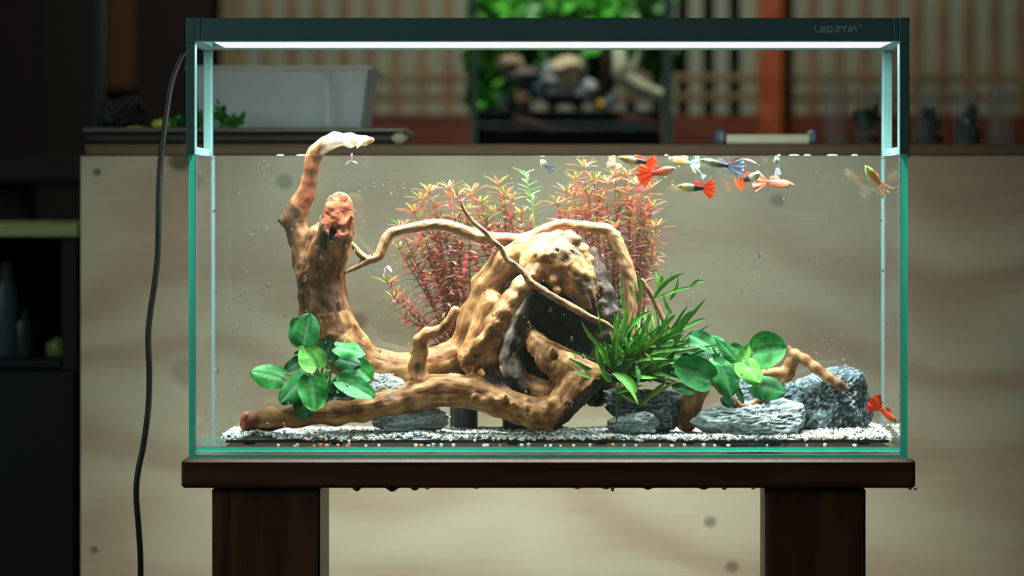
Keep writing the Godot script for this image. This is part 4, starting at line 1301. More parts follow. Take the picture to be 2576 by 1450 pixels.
func build_fern() -> void:
	var t := thing("fern_clump", "dense clump of long grassy green fern leaves right of the hollow stump", "plant")
	var b := MB.new()
	sweep(b, spline(chain([[1520, 948, -48, 8], [1570, 955, -52, 9], [1630, 950, -56, 9], [1690, 930, -58, 8]]), 5), 9, 0.35, func(_t, _a, _q): return L(60, 62, 30))
	part("rhizome", b.mesh(mats.wood, true), t)
	var deep := L(28, 76, 17); var mid := L(58, 118, 26); var light := L(104, 168, 50); var olive := L(92, 122, 30)
	# [x0 y0 z0, bend x y, x2 y2 z2, width, tone]
	var rows := [
		[1541, 938, -34, 1580, 955, 1606, 1018, -20, 18, 2], [1545, 936, -36, 1600, 960, 1600, 990, -24, 15, 2], [1522, 935, -38, 1505, 905, 1498, 872, -26, 17, 2], [1536, 925, -38, 1520, 890, 1500, 868, -30, 15, 2],
		[1512, 950, -36, 1470, 925, 1430, 902, -26, 12, 2], [1512, 950, -34, 1480, 955, 1442, 930, -24, 10, 2], [1540, 960, -34, 1525, 950, 1511, 930, -22, 16, 2], [1525, 885, -40, 1480, 850, 1463, 808, -26, 10, 2],
		[1515, 850, -42, 1512, 820, 1503, 779, -30, 10, 2], [1548, 900, -38, 1552, 840, 1545, 784, -28, 12, 2], [1500, 905, -36, 1465, 890, 1420, 882, -30, 9, 0], [1538, 890, -36, 1545, 860, 1560, 800, -34, 8, 1],
		[1600, 900, -46, 1640, 850, 1690, 825, -40, 12, 1], [1620, 890, -46, 1690, 850, 1748, 786, -44, 14, 1], [1640, 880, -48, 1720, 820, 1775, 752, -46, 11, 1], [1680, 850, -50, 1740, 810, 1776, 801, -48, 9, 1],
		[1640, 760, -56, 1670, 700, 1722, 688, -50, 10, 1], [1646, 752, -56, 1710, 725, 1740, 722, -52, 7, 1], [1738, 722, -52, 1752, 704, 1772, 708, -50, 9, 1], [1655, 740, -58, 1660, 705, 1648, 682, -54, 9, 2],
		[1660, 715, -56, 1668, 700, 1664, 690, -54, 8, 2], [1685, 755, -56, 1705, 730, 1706, 696, -54, 9, 1], [1690, 790, -56, 1672, 770, 1668, 738, -54, 10, 1], [1608, 760, -58, 1618, 730, 1606, 690, -56, 8, 1],
		[1575, 800, -58, 1560, 740, 1560, 690, -56, 7, 1], [1604, 770, -56, 1600, 720, 1592, 700, -56, 6, 1], [1620, 870, -46, 1680, 870, 1734, 858, -40, 11, 1], [1630, 880, -46, 1680, 885, 1722, 872, -40, 9, 3],
		[1560, 990, -40, 1590, 1010, 1610, 1016, -36, 9, 3], [1612, 1016, -36, 1650, 985, 1676, 960, -40, 12, 3], [1560, 960, -40, 1552, 1010, 1551, 1066, -30, 13, 0], [1700, 960, -46, 1650, 990, 1640, 1000, -40, 8, 3],
		[1600, 920, -36, 1612, 950, 1602, 968, -26, 12, 0], [1640, 940, -40, 1660, 940, 1700, 950, -34, 10, 0], [1622, 888, -34, 1640, 900, 1648, 920, -30, 6, 3], [1595, 945, -34, 1625, 952, 1655, 950, -30, 9, 2], [1548, 990, -36, 1600, 975, 1616, 970, -34, 8, 2],
		[1690, 940, -50, 1720, 960, 1745, 965, -50, 7, 3], [1700, 830, -52, 1730, 790, 1742, 784, -52, 12, 1], [1570, 850, -44, 1590, 800, 1640, 782, -44, 12, 1], [1640, 850, -50, 1690, 800, 1700, 792, -50, 10, 2]]
	var pairs := [[deep, mid], [L(40, 96, 20), L(78, 138, 34)], [mid, light], [L(74, 92, 24), olive]]
	var i := 0
	for q in rows:
		i += 1
		var lf := MB.new()
		var pr: Array = pairs[q[9]]
		strap(lf, PM(q[0], q[1], q[2]), PM(q[3], q[4], (q[2] + q[7]) * 0.5 + 3), PM(q[5], q[6], q[7]), R(q[8] * 1.15, -0.04), pr[0], pr[1], i)
		part("leaf", lf.mesh(mats.leaf, true), t)
	for k in 230:
		var a := rng.randf_range(-2.5, 0.35)
		var x0 := rng.randf_range(1535, 1690)
		var y0 := rng.randf_range(900, 955)
		var z0 := rng.randf_range(-66, -44)
		var ln := rng.randf_range(60, 165) * (1.0 if a > -2.2 else 0.6)
		if cos(a) < -0.2: ln *= 0.62
		var x2 := x0 + cos(a) * ln
		var y2 := minf(y0 + sin(a) * ln, 1000.0)
		var z2 := clampf(z0 + rng.randf_range(-26, 24), -92, -28)
		var lf := MB.new()
		var pr: Array = pairs[[0, 0, 1, 1, 0, 2, 3, 0][k % 8]]
		strap(lf, PM(x0, y0, z0), PM(x0 + cos(a) * ln * 0.45 + rng.randf_range(-18, 18), y0 + sin(a) * ln * 0.6 - 10, (z0 + z2) * 0.5 + 3), PM(x2, y2, z2), R(rng.randf_range(7, 12), -0.05), pr[0], pr[1], k + 50, 9)
		part("leaf", lf.mesh(mats.leaf, true), t)

# ---------------------------------------------------------------- red stem plants
func slim_leaf(ln: float, wd: float, droop: float, a: Color, e: Color) -> MB:
	var b := MB.new()
	for i in 6:
		var u := i / 5.0
		var w := wd * 0.5 * sin(PI * (0.12 + 0.86 * u)) + 0.00005
		var c := a.lerp(e, u)
		c.a = 1.0
		var z := -droop * ln * u * u
		for v in [-1.0, 0.0, 1.0]:
			b.vert(Vector3(ln * u, z - (0.12 * wd if v == 0.0 else 0.0), w * v), c)
	for i in 5:
		for j in 2:
			var k := i * 3 + j
			b.quad(k, k + 1, k + 4, k + 3)
	return b

func lay(b: MB, src: MB, t: Transform3D, tint: Color) -> void:
	var base := b.v.size()
	for i in src.v.size(): b.vert(t * src.v[i], src.c[i] * tint)
	for i in src.f: b.f.append(base + i)

func build_stems() -> void:
	var red := L(172, 66, 66); var pink := L(206, 122, 112); var rose := L(200, 70, 116); var gold := L(172, 146, 78); var green := L(126, 150, 64)
	var kinds := [[red, pink], [L(160, 52, 58), L(204, 96, 88)], [L(190, 84, 66), L(222, 146, 110)], [rose, L(232, 140, 160)], [L(150, 110, 56), gold], [L(106, 128, 50), green]]
	var src := []
	for q in kinds:
		src.append(slim_leaf(0.0165, 0.0033, 0.28, q[0], q[1]))
		src.append(slim_leaf(0.0140, 0.0030, 0.5, q[0], q[1]))
	var crown_mesh := []
	for s in src: crown_mesh.append(s.mesh(mats.stem_leaf, true))
	var rows := []
	var tops_l := [[975, 700], [1010, 560], [1042, 520], [1062, 490], [1080, 470], [1098, 512], [1130, 462], [1150, 480], [1172, 520], [1190, 470], [1212, 500], [1252, 450], [1268, 478], [1240, 520], [1290, 490], [1312, 528], [1222, 545], [1110, 545], [1060, 560], [1335, 548], [1030, 640], [992, 740], [1145, 540], [1285, 540], [1180, 560], [1090, 590], [1005, 615], [1205, 585], [1250, 570], [1122, 600], [1318, 580], [1160, 610], [1050, 605], [1080, 640], [1230, 610], [1195, 640], [1020, 790], [1140, 660], [1215, 690]]
	var tops_r := [[1470, 408], [1448, 440], [1494, 440], [1526, 448], [1548, 430], [1575, 430], [1600, 452], [1618, 446], [1636, 462], [1424, 470], [1444, 480], [1480, 480], [1510, 490], [1560, 480], [1585, 500], [1640, 510], [1400, 500], [1620, 530], [1530, 520], [1650, 560], [1465, 520], [1595, 560], [1420, 530], [1550, 560], [1500, 550], [1630, 600], [1640, 640], [1610, 620]]
	for k in 2:
		for p in (tops_l if k == 0 else tops_r):
			rows.append([k, p[0], p[1]])
	for q in rows:
		var k: int = q[0]
		var foot_x := (lerpf(1060.0, 1290.0, clampf((q[1] - 960.0) / 380.0, 0.0, 1.0)) if k == 0 else lerpf(1500.0, 1600.0, clampf((q[1] - 1390.0) / 270.0, 0.0, 1.0))) + rng.randf_range(-22, 22)
		var foot_y := 1085.0
		if k == 0:
			foot_x = lerpf(1150.0, 1184.0, rng.randf()) if q[1] < 1190 else lerpf(1282.0, 1326.0, rng.randf())
			foot_y = 1040.0
		else:
			foot_y = 985.0
		var z0 := rng.randf_range(-131, -119) if k == 0 else rng.randf_range(-138, -108)
		var z1 := z0 + rng.randf_range(-6, 8)
		var t := thing("stem_plant", ["thin red stem plant in the left clump, behind the arched branch", "thin red stem plant in the right clump, under the arched branch's bend"][k], "plant", Vector3.ZERO, ["left clump of red stem plants", "right clump of red stem plants"][k])
		var side: float = q[1] - foot_x
		var pts := spline([Vector4(0, 0, 0, 0) + v4(PM(foot_x, foot_y, z0), 0.0006), v4(PM(foot_x + side * 0.18 + rng.randf_range(-6, 6), 920, z0), 0.0006), v4(PM(foot_x + side * 0.45 + rng.randf_range(-10, 10), lerpf(920, q[2], 0.45), (z0 + z1) * 0.5), 0.00055), v4(PM(foot_x + side * 0.82 + rng.randf_range(-8, 8), lerpf(920, q[2], 0.8), z1), 0.0005), v4(PM(q[1], q[2] + 14, z1), 0.0004)], 9)
		var sb := MB.new()
		var sc := [L(160, 66, 58), L(180, 82, 70), L(150, 88, 60)][rng.randi() % 3] as Color
		sweep(sb, pts, 6, 0.0, func(_t, _a, _q): return sc)
		part("stem", sb.mesh(mats.stem_leaf, true), t)
		var fb := MB.new()
		var run := 0.0
		var next := 0.03
		var spin := rng.randf() * TAU
		var total := 0.0
		for i in pts.size() - 1: total += Vector3(pts[i].x, pts[i].y, pts[i].z).distance_to(Vector3(pts[i + 1].x, pts[i + 1].y, pts[i + 1].z))
		for i in pts.size() - 1:
			var a := Vector3(pts[i].x, pts[i].y, pts[i].z)
			var e := Vector3(pts[i + 1].x, pts[i + 1].y, pts[i + 1].z)
			var seg := a.distance_to(e)
			while next < run + seg:
				var p := a.lerp(e, (next - run) / seg)
				var up := (e - a).normalized()
				var f := next / total
				spin += 1.9
				var low := f < 0.45
				for w in 3:
					var ang := spin + w * TAU / 3.0 + rng.randf_range(-0.3, 0.3)
					var out := Vector3(cos(ang), 0, sin(ang) * 0.7)
					out = (out - up * out.dot(up)).normalized()
					var rise := 0.32 + 0.4 * f + rng.randf_range(-0.25, 0.25)
					var ax := (out + up * rise).normalized()
					var sd := up.cross(ax).normalized()
					var nn := sd.cross(ax).normalized()
					if nn.dot(up) < 0: nn = -nn; 
					sd = ax.cross(nn)
					var sc2 := rng.randf_range(0.75, 1.15) * (0.8 if low else 1.0)
					var kk: int = [0, 1, 0, 1, 2, 3, 1, 0, 2, 4][rng.randi() % 10]
					if f > 0.85 and rng.randf() < 0.4: kk = [2, 4, 5][rng.randi() % 3]
					var tr := Transform3D(Basis(ax * sc2, nn * sc2, sd * sc2), p)
					if f > 0.84:
						part("leaf", crown_mesh[kk * 2 + rng.randi() % 2], t, tr)
					else:
						lay(fb, src[kk * 2 + rng.randi() % 2], tr, Color.WHITE)
				next += 0.0064 if f > 0.5 else 0.0085
			run += seg
		var fo := part("foliage", fb.mesh(mats.stem_leaf, true), t)
		fo.set_meta("kind", "stuff")
		# crown of young yellow-green leaves
		var tp := Vector3(pts[pts.size() - 1].x, pts[pts.size() - 1].y, pts[pts.size() - 1].z)
		for w in 7:
			var ang := w * 2.4 + spin
			var rise := 0.5 + 0.28 * w
			var ax := (Vector3(cos(ang), rise, sin(ang))).normalized()
			var sd := Vector3.UP.cross(ax).normalized()
			var nn := sd.cross(ax).normalized()
			if nn.y < 0: nn = -nn
			sd = ax.cross(nn)
			var s2 := 1.0 - 0.07 * w
			part("leaf", crown_mesh[([2, 4, 4, 5, 2, 4, 5][w]) * 2], t, Transform3D(Basis(ax * s2, nn * s2, sd * s2), tp))
	# the single green shoot between the two clumps
	var g := thing("green_shoot", "single pale green shoot rising between the two clumps of red stem plants", "plant")
	var pts := spline([v4(PM(1330, 1080, -120), 0.0008), v4(PM(1345, 700, -120), 0.0008), v4(PM(1342, 540, -116), 0.0007), v4(PM(1332, 480, -114), 0.0006), v4(PM(1318, 430, -112), 0.0005)], 9)
	var sb := MB.new()
	sweep(sb, pts, 6, 0.0, func(_t, _a, _q): return L(110, 150, 70))
	part("stem", sb.mesh(mats.stem_leaf, true), g)
	var lm := slim_leaf(0.0115, 0.0026, 0.15, L(90, 160, 80), L(150, 200, 120)).mesh(mats.stem_leaf, true)
	for i in 18:
		var p4: Vector4 = pts[mini(18 + i, pts.size() - 1)]
		var ang := PI * (i % 2) + 0.35 * i
		var ax := Vector3(cos(ang), 0.55, sin(ang)).normalized()
		var sd := Vector3.UP.cross(ax).normalized()
		part("leaf", lm, g, Transform3D(Basis(ax, sd.cross(ax) * -1.0, sd), Vector3(p4.x, p4.y, p4.z)))

func v4(p: Vector3, r: float) -> Vector4:
	return Vector4(p.x, p.y, p.z, r)

# ---------------------------------------------------------------- fish
# nose and root of the tail in px, depth in mm, body height px; colours along the body; tail length, spread and colour
func fish(label: String, nose: Array, root: Array, z: float, zt: float, high: float, belly: Array, tail: Array, dorsal: Array) -> void:
	var a := PM(nose[0], nose[1], z)
	var e := PM(root[0], root[1], zt)
	var x := e - a
	var ln := x.length()
	x /= ln
	var zc := Vector3(0, 0, 1)
	var y := (zc - x * x.dot(zc)).normalized().cross(x).normalized()
	if y.y < 0 or (absf(y.y) < 0.35 and tail.size() > 4): y = -y
	var s := x.cross(y).normalized()
	var t := thing("fish", label, "fish", Vector3.ZERO, "small fish in the aquarium")
	var b := MB.new()
	var hh := R(high, z * 0.001) * 0.5
	var shape := [0.1, 0.52, 0.86, 1.0, 0.98, 0.86, 0.68, 0.52, 0.46]
	var nu := 24
	var nv := 16
	for i in nu + 1:
		var u := float(i) / nu
		var fu := u * 8.0
		var fk := mini(int(fu), 7)
		var h: float = hh * lerpf(shape[fk], shape[fk + 1], smoothstep(0.0, 1.0, fu - fk) * 0.4 + 0.6 * (fu - fk))
		var wd := h * lerpf(0.72, 0.4, u)
		var mid := -0.12 * hh * sin(PI * u)
		for j in nv:
			var an := TAU * j / nv
			var f := u * (belly.size() - 1)
			var k := mini(int(f), belly.size() - 2)
			var c: Color = (belly[k] as Color).lerp(belly[k + 1], smoothstep(0.2, 0.8, f - k))
			c = c.lerp(L(186, 190, 172), 0.5 * clampf(-sin(an), 0.0, 1.0) * (1.0 - smoothstep(0.4, 0.7, u)))
			c *= 0.8 + 0.3 * nz.get_noise_3d(u * 60.0, an * 12.0, high)
			c.a = 1.0
			b.vert(a + x * ln * u + y * (sin(an) * h + mid) + s * cos(an) * wd, c)
	for i in nu:
		for j in nv:
			var j2 := (j + 1) % nv
			b.quad(i * nv + j, i * nv + j2, (i + 1) * nv + j2, (i + 1) * nv + j)
	for side in 2:
		var m := b.vert(a if side == 0 else e, b.c[0 if side == 0 else nu * nv])
		var i0 := 0 if side == 0 else nu * nv
		for j in nv:
			if side == 0: b.tri(m, i0 + (j + 1) % nv, i0 + j)
			else: b.tri(m, i0 + j, i0 + (j + 1) % nv)
	var vol := (b.v[1] - b.v[0]).cross(b.v[nv] - b.v[0]).dot(b.v[0] - a)
	part("body", b.mesh(mats.fish, true), t)
	# tail: [length px, spread angle, inner colour, outer colour, (sideways)]
	var fan := MB.new()
	var fl := R(tail[0] * 1.12, zt * 0.001)
	var rays := 14
	for i in rays + 1:
		var an: float = lerpf(-tail[1], tail[1], float(i) / rays)
		for r in 5:
			var q := r / 4.0
			var rr := fl * q * (0.88 + 0.12 * cos(an * 2.0) + 0.03 * sin(i * 2.6))
			var c: Color = (tail[2] as Color).lerp(tail[3], q)
			c *= 0.86 + 0.22 * (i % 2)
			c.a = 1.0
			fan.vert(e - x * ln * 0.03 + x * rr * cos(an) + y * (rr * sin(an) + hh * 0.5 * sin(an) / maxf(tail[1], 0.3)) + s * (0.1 * rr * sin(i * 1.4) * q), c)
	for i in rays:
		for r in 4:
			var k := i * 5 + r
			fan.quad(k, k + 1, k + 6, k + 5)
	part("tail_fin", fan.mesh(mats.fin, true), t)
	# dorsal fin: [from u, to u, height px, lean, colour]
	if dorsal:
		var df := MB.new()
		var dh := R(dorsal[2], z * 0.001)
		for i in 7:
			var q := i / 6.0
			var u := lerpf(dorsal[0], dorsal[1], q)
			var h := hh * lerpf(1.0, 0.36, smoothstep(0.42, 1.0, u)) * 0.75
			var up := dh * (0.55 + 0.45 * sin(PI * (0.15 + 0.7 * q)))
			var c: Color = dorsal[4]
			df.vert(a + x * ln * u + y * h, c)
			df.vert(a + x * (ln * u + dorsal[3] * dh) + y * (h + up) + s * 0.12 * dh * sin(q * 6.0), c.lightened(0.1))
		for i in 6: df.quad(i * 2, i * 2 + 1, i * 2 + 3, i * 2 + 2)
		part("dorsal_fin", df.mesh(mats.fin, true), t)
	var pf := MB.new()
	var c2: Color = (belly[0] as Color).lerp(L(235, 240, 220), 0.5)
	var p0 := a + x * ln * 0.42 - y * hh * 0.75
	pf.vert(p0, c2); pf.vert(p0 + x * ln * 0.07, c2); pf.vert(p0 + x * ln * 0.14 - y * hh * 0.6 + s * hh * 0.2, c2); pf.vert(p0 + x * ln * 0.06 - y * hh * 0.7 + s * hh * 0.25, c2)
	pf.quad(0, 1, 2, 3)
	part("belly_fin", pf.mesh(mats.fin, true), t)
	for sd in [-1.0, 1.0]:
		var ey := MB.new()
		lathe(ey, [[0.0, -1.0], [0.7, -0.7], [1.0, 0.0], [0.7, 0.7], [0.0, 1.0]], 10)
		for i in ey.v.size():
			ey.v[i] = a + x * ln * 0.13 + y * hh * 0.12 + s * sd * hh * 0.42 + ey.v[i] * hh * 0.2
		part("eye", ey.mesh(mats.black, true), t)

func build_fish() -> void:
	var yel := L(196, 146, 40); var pale := L(176, 176, 136); var blk := L(24, 26, 28); var org := L(236, 74, 20); var red := L(220, 46, 18); var orl := L(226, 100, 44); var clr := L(116, 130, 148); var blue := L(80, 94, 114)
	fish("yellow and black fish with red tail touching the water surface", [1555, 397], [1626, 409], -40, -44, 21, [yel, yel, pale, blk, blk], [26, 0.75, red, org], [0.5, 0.85, 9, 0.4, org])
	fish("orange-red fish facing right with white nose, just above the right red stem plants", [1701, 424], [1640, 437], -30, -34, 24, [L(236, 226, 200), L(240, 150, 110), L(244, 96, 52), org, red], [36, 0.8, red, org], [0.55, 0.85, 12, 0.7, red])
	fish("yellow-headed fish facing left with black rear and broad bright red tail, below the others", [1703, 469], [1769, 474], -28, -30, 22, [L(244, 176, 30), L(240, 206, 90), pale, blk, blk], [30, 0.85, red, org], [0.55, 0.95, 13, 0.35, red])
	fish("silvery fish facing left with black rear and clear bluish fan tail", [1759, 402], [1832, 418], -34, -40, 20, [L(206, 196, 90), L(210, 210, 170), L(120, 130, 90), L(52, 58, 58), L(40, 44, 48)], [40, 0.62, blue, clr], [0.5, 0.8, 10, 0.7, clr])
	fish("small pale-headed fish facing right with black middle and ribbed orange tail", [1913, 437], [1872, 454], -30, -40, 22, [L(226, 214, 150), pale, L(190, 196, 170), blk, blk], [27, 0.8, red, orl], [0.5, 0.85, 11, 0.3, org])
	fish("blurred salmon-red fish facing right, lowest and rightmost of the red fish", [1997, 465], [1928, 458], -88, -92, 23, [L(226, 150, 110), L(236, 120, 80), L(244, 90, 70), L(240, 80, 60), red], [34, 0.7, L(226, 76, 50), L(200, 110, 80)], [0.5, 0.85, 12, 0.4, L(236, 84, 60)])
	fish("blurred pale yellow fish with orange patches and turquoise tail close under the surface", [1682, 399], [1737, 411], -100, -104, 21, [L(140, 148, 104), L(160, 146, 86), L(176, 104, 48), L(160, 116, 62), L(84, 140, 104)], [24, 0.8, L(110, 200, 150), L(150, 210, 180)], [0.5, 0.8, 9, 0.4, L(190, 190, 90)])
	fish("small blurred brownish fish slanting down with pale blue tail tip", [1744, 418], [1764, 438], -96, -98, 9, [L(200, 120, 70), L(150, 140, 80), L(140, 150, 110), L(140, 160, 150), clr], [13, 0.4, clr, L(170, 200, 210)], [])
	fish("pale greenish fish seen nose up at the surface with a whitish tail hanging down", [1954, 392], [1956, 419], -70, -70, 15, [L(120, 132, 108), L(118, 130, 94), L(118, 130, 94), L(130, 142, 126), L(146, 156, 160)], [20, 0.26, L(140, 154, 164), L(156, 168, 178)], [])
	fish("yellow and orange fish slanting nose up near the aquarium's right end", [2176, 417], [2212, 462], -52, -58, 23, [L(176, 190, 96), L(206, 196, 90), L(232, 150, 40), L(222, 120, 40), L(180, 150, 80)], [36, 0.42, L(206, 120, 70), L(150, 140, 110)], [0.5, 0.75, 6, 0.4, L(220, 140, 60)])
	fish("dim reddish blurred fish behind the tips of the right red stem plants", [1566, 425], [1546, 412], -125, -130, 18, [L(80, 84, 84), L(120, 90, 80), L(170, 80, 60), L(190, 70, 50), L(190, 60, 40)], [20, 0.8, L(190, 60, 40), L(200, 90, 60)], [])
	fish("dark bluish blurred fish alone at the surface above the green shoot", [1360, 402], [1378, 420], -118, -122, 16, [L(170, 180, 190), L(190, 150, 120), L(110, 116, 130), L(60, 70, 84), L(56, 66, 80)], [20, 0.5, L(50, 60, 76), L(70, 84, 100)], [])
	fish("orange-red fish diving head down at the lower right corner beside the tall dark rock", [2258, 1066], [2216, 1030], -28, -30, 20, [L(216, 206, 160), L(230, 130, 80), L(246, 80, 36), org, red], [34, 0.75, org, red], [0.5, 0.8, 10, 0.6, org])

# ---------------------------------------------------------------- gravel
func pebble_mesh(seed_: int, flatness: float) -> ArrayMesh:
	var r := RandomNumberGenerator.new()
	r.seed = seed_
	var b := MB.new()
	var g := (1.0 + sqrt(5.0)) / 2.0
	var vs := [Vector3(-1, g, 0), Vector3(1, g, 0), Vector3(-1, -g, 0), Vector3(1, -g, 0), Vector3(0, -1, g), Vector3(0, 1, g), Vector3(0, -1, -g), Vector3(0, 1, -g), Vector3(g, 0, -1), Vector3(g, 0, 1), Vector3(-g, 0, -1), Vector3(-g, 0, 1)]
	var fs := [[0, 11, 5], [0, 5, 1], [0, 1, 7], [0, 7, 10], [0, 10, 11], [1, 5, 9], [5, 11, 4], [11, 10, 2], [10, 7, 6], [7, 1, 8], [3, 9, 4], [3, 4, 2], [3, 2, 6], [3, 6, 8], [3, 8, 9], [4, 9, 5], [2, 4, 11], [6, 2, 10], [8, 6, 7], [9, 8, 1]]
	for v in vs: b.vert((v as Vector3).normalized() * r.randf_range(0.86, 1.1))
	var mid := {}
	for f in fs:
		var m := []
		for k in 3:
			var i: int = f[k]
			var j: int = f[(k + 1) % 3]
			var key := mini(i, j) * 100 + maxi(i, j)
			if not mid.has(key): mid[key] = b.vert(((b.v[i] + b.v[j]) * 0.5).normalized() * r.randf_range(0.92, 1.06))
			m.append(mid[key])
		b.tri(f[0], m[2], m[0]); b.tri(f[1], m[0], m[1]); b.tri(f[2], m[1], m[2]); b.tri(m[0], m[2], m[1])
	var sc := Vector3(r.randf_range(1.0, 1.35), flatness, r.randf_range(0.75, 1.0))
	for i in b.v.size(): b.v[i] *= sc
	return b.mesh(mats.pebble, true)

func pebble_color() -> Color:
	var q := rng.randf()
	var c: Color
	if q < 0.6: c = L(240, 243, 236)
	elif q < 0.77: c = L(190, 204, 204)
	elif q < 0.83: c = L(126, 146, 152)
	elif q < 0.87: c = L(218, 200, 164)
	elif q < 0.92: c = L(206, 150, 92)
	elif q < 0.94: c = L(176, 84, 50)
	else: c = L(62, 72, 76)
	return c * rng.randf_range(0.82, 1.05)

func bed_height(x: float, z: float) -> float:
	var e := 0.0032 + 0.0012 * nz2.get_noise_2d(x * 400.0, z * 400.0)
	var px := CX + x * F / (D - z)
	e += 0.0045 * exp(-pow((px - 2110.0) / 110.0, 2.0)) * smoothstep(-0.03, -0.06, z)
	e += 0.004 * exp(-pow((px - 650.0) / 50.0, 2.0)) * smoothstep(-0.12, -0.06, z)
	e += 0.0025 * exp(-pow((px - 1050.0) / 60.0, 2.0))
	return TB + 0.0044 + e

func build_gravel() -> void:
	var xa := P(556, 0, -0.03).x
	var xb := P(2246, 0, -0.03).x
	# the packed bed under the loose grains
	var bed := MB.new()
	var nxx := 120
	var nzz := 18
	for j in nzz + 1:
		for i in nxx + 1:
			var x := lerpf(xa, xb, float(i) / nxx)
			var z := lerpf(-0.0285, -0.14, float(j) / nzz)
			var rim := minf(minf(i, nxx - i) / 2.0, minf(j, nzz - j) / 1.0)
			var y := bed_height(x, z) - 0.0016
			if rim < 1.0: y = lerpf(TB + 0.0046, y, rim)
			bed.vert(Vector3(x, y, z), L(128, 138, 136))
	for j in nzz:
		for i in nxx:
			var a := j * (nxx + 1) + i
			bed.quad(a, a + nxx + 1, a + nxx + 2, a + 1)
	var under := bed.v.size()
	for q in [[xa, -0.0285], [xb, -0.0285], [xb, -0.14], [xa, -0.14]]: bed.vert(Vector3(q[0], TB + 0.0045, q[1]), L(90, 90, 90))
	bed.quad(under, under + 1, under + 2, under + 3)
	var t := thing("gravel", "bed of fine white, grey and tan gravel along the bottom of the aquarium", "gravel")
	t.set_meta("kind", "stuff")
	part("packed_bed", bed.mesh(mats.pebble, true), t).set_meta("kind", "stuff")
	for k in 3:
		var mm := MultiMesh.new()
		mm.transform_format = MultiMesh.TRANSFORM_3D
		mm.use_colors = true
		mm.mesh = pebble_mesh(200 + k, [0.55, 0.7, 0.85][k])
		mm.instance_count = 5200
		for i in 5200:
			var x := rng.randf_range(xa, xb)
			var u := rng.randf()
			var z := lerpf(-0.0275, -0.139, pow(u, 1.15))
			var s := rng.randf_range(0.0008, 0.00185)
			var y := bed_height(x, z) + rng.randf_range(-0.0014, 0.0004)
			if z > -0.03: y -= rng.randf() * 0.0022
			mm.set_instance_transform(i, Transform3D(Basis.from_euler(Vector3(rng.randf_range(-0.6, 0.6), rng.randf() * TAU, rng.randf_range(-0.6, 0.6))).scaled(Vector3(s, s, s)), Vector3(x, y, z)))
			mm.set_instance_color(i, pebble_color())
		var o := MultiMeshInstance3D.new()
		o.name = "grains"
		o.multimesh = mm
		t.add_child(o, true)
		o.set_meta("kind", "stuff")
	# stray pebbles lying on the bare glass in front of the board
	var meshes := []
	for k in 4:
		for c in [L(226, 232, 224), L(150, 176, 180), L(206, 110, 66), L(222, 190, 130)]:
			var m := mats.pebble.duplicate() as StandardMaterial3D
			m.vertex_color_use_as_albedo = false
			m.albedo_color = (c as Color).linear_to_srgb()
			var pm := pebble_mesh(300 + k, 0.7)
			pm.surface_set_material(0, m)
			meshes.append(pm)
	var xs := [700, 741, 748, 790, 806, 822, 850, 872, 878, 920, 953, 1046, 1060, 1078, 1090, 1110, 1141, 1216, 1219, 1226, 1258, 1312, 1330, 1372, 1385, 1410, 1443, 1484, 1542, 1570, 1600, 1660, 1690, 1722, 1770, 1798, 1832, 1930, 2030, 2075, 2150]
	for i in xs.size():
		var z := -rng.randf_range(0.0085, 0.024)
		var s := rng.randf_range(0.0009, 0.0017)
		var kind: int = [0, 1, 0, 0, 2, 3, 1, 0][(i * 5) % 8]
		if xs[i] > 780 and xs[i] < 880: kind = 2
		if xs[i] == 1832: kind = 3
		var o := lone("stray_pebble", meshes[(i % 4) * 4 + kind], "small %s pebble lying apart from the gravel on the bare glass floor" % ["white", "blue-grey", "reddish-orange", "tan"][kind], "pebble", "stray pebbles on the glass floor")
		o.position = Vector3(P(xs[i], 0, z).x, TB + 0.0004 + s * 0.6, z)
		o.rotation.y = rng.randf() * TAU
		o.scale = Vector3(s, s, s)

# ---------------------------------------------------------------- drops, bubbles, floating leaves
func dome(squash: float) -> ArrayMesh:                    # a drop on an upright face, its flat side at z = 0
	var b := MB.new()
	var seg := 14
	var rings := 5
	for r in rings + 1:
		var a := PI * 0.5 * r / rings
		for s in seg:
			var g := TAU * s / seg
			var y := sin(g) * cos(a)
			b.vert(Vector3(cos(g) * cos(a) * (1.0 - 0.18 * y), y, sin(a) * squash))
	var base := b.vert(Vector3.ZERO)
	for r in rings:
		for s in seg:
			var s2 := (s + 1) % seg
			b.quad(r * seg + s, (r + 1) * seg + s, (r + 1) * seg + s2, r * seg + s2)
	for s in seg: b.tri(base, s, (s + 1) % seg)
	return b.mesh(mats.drop, true)

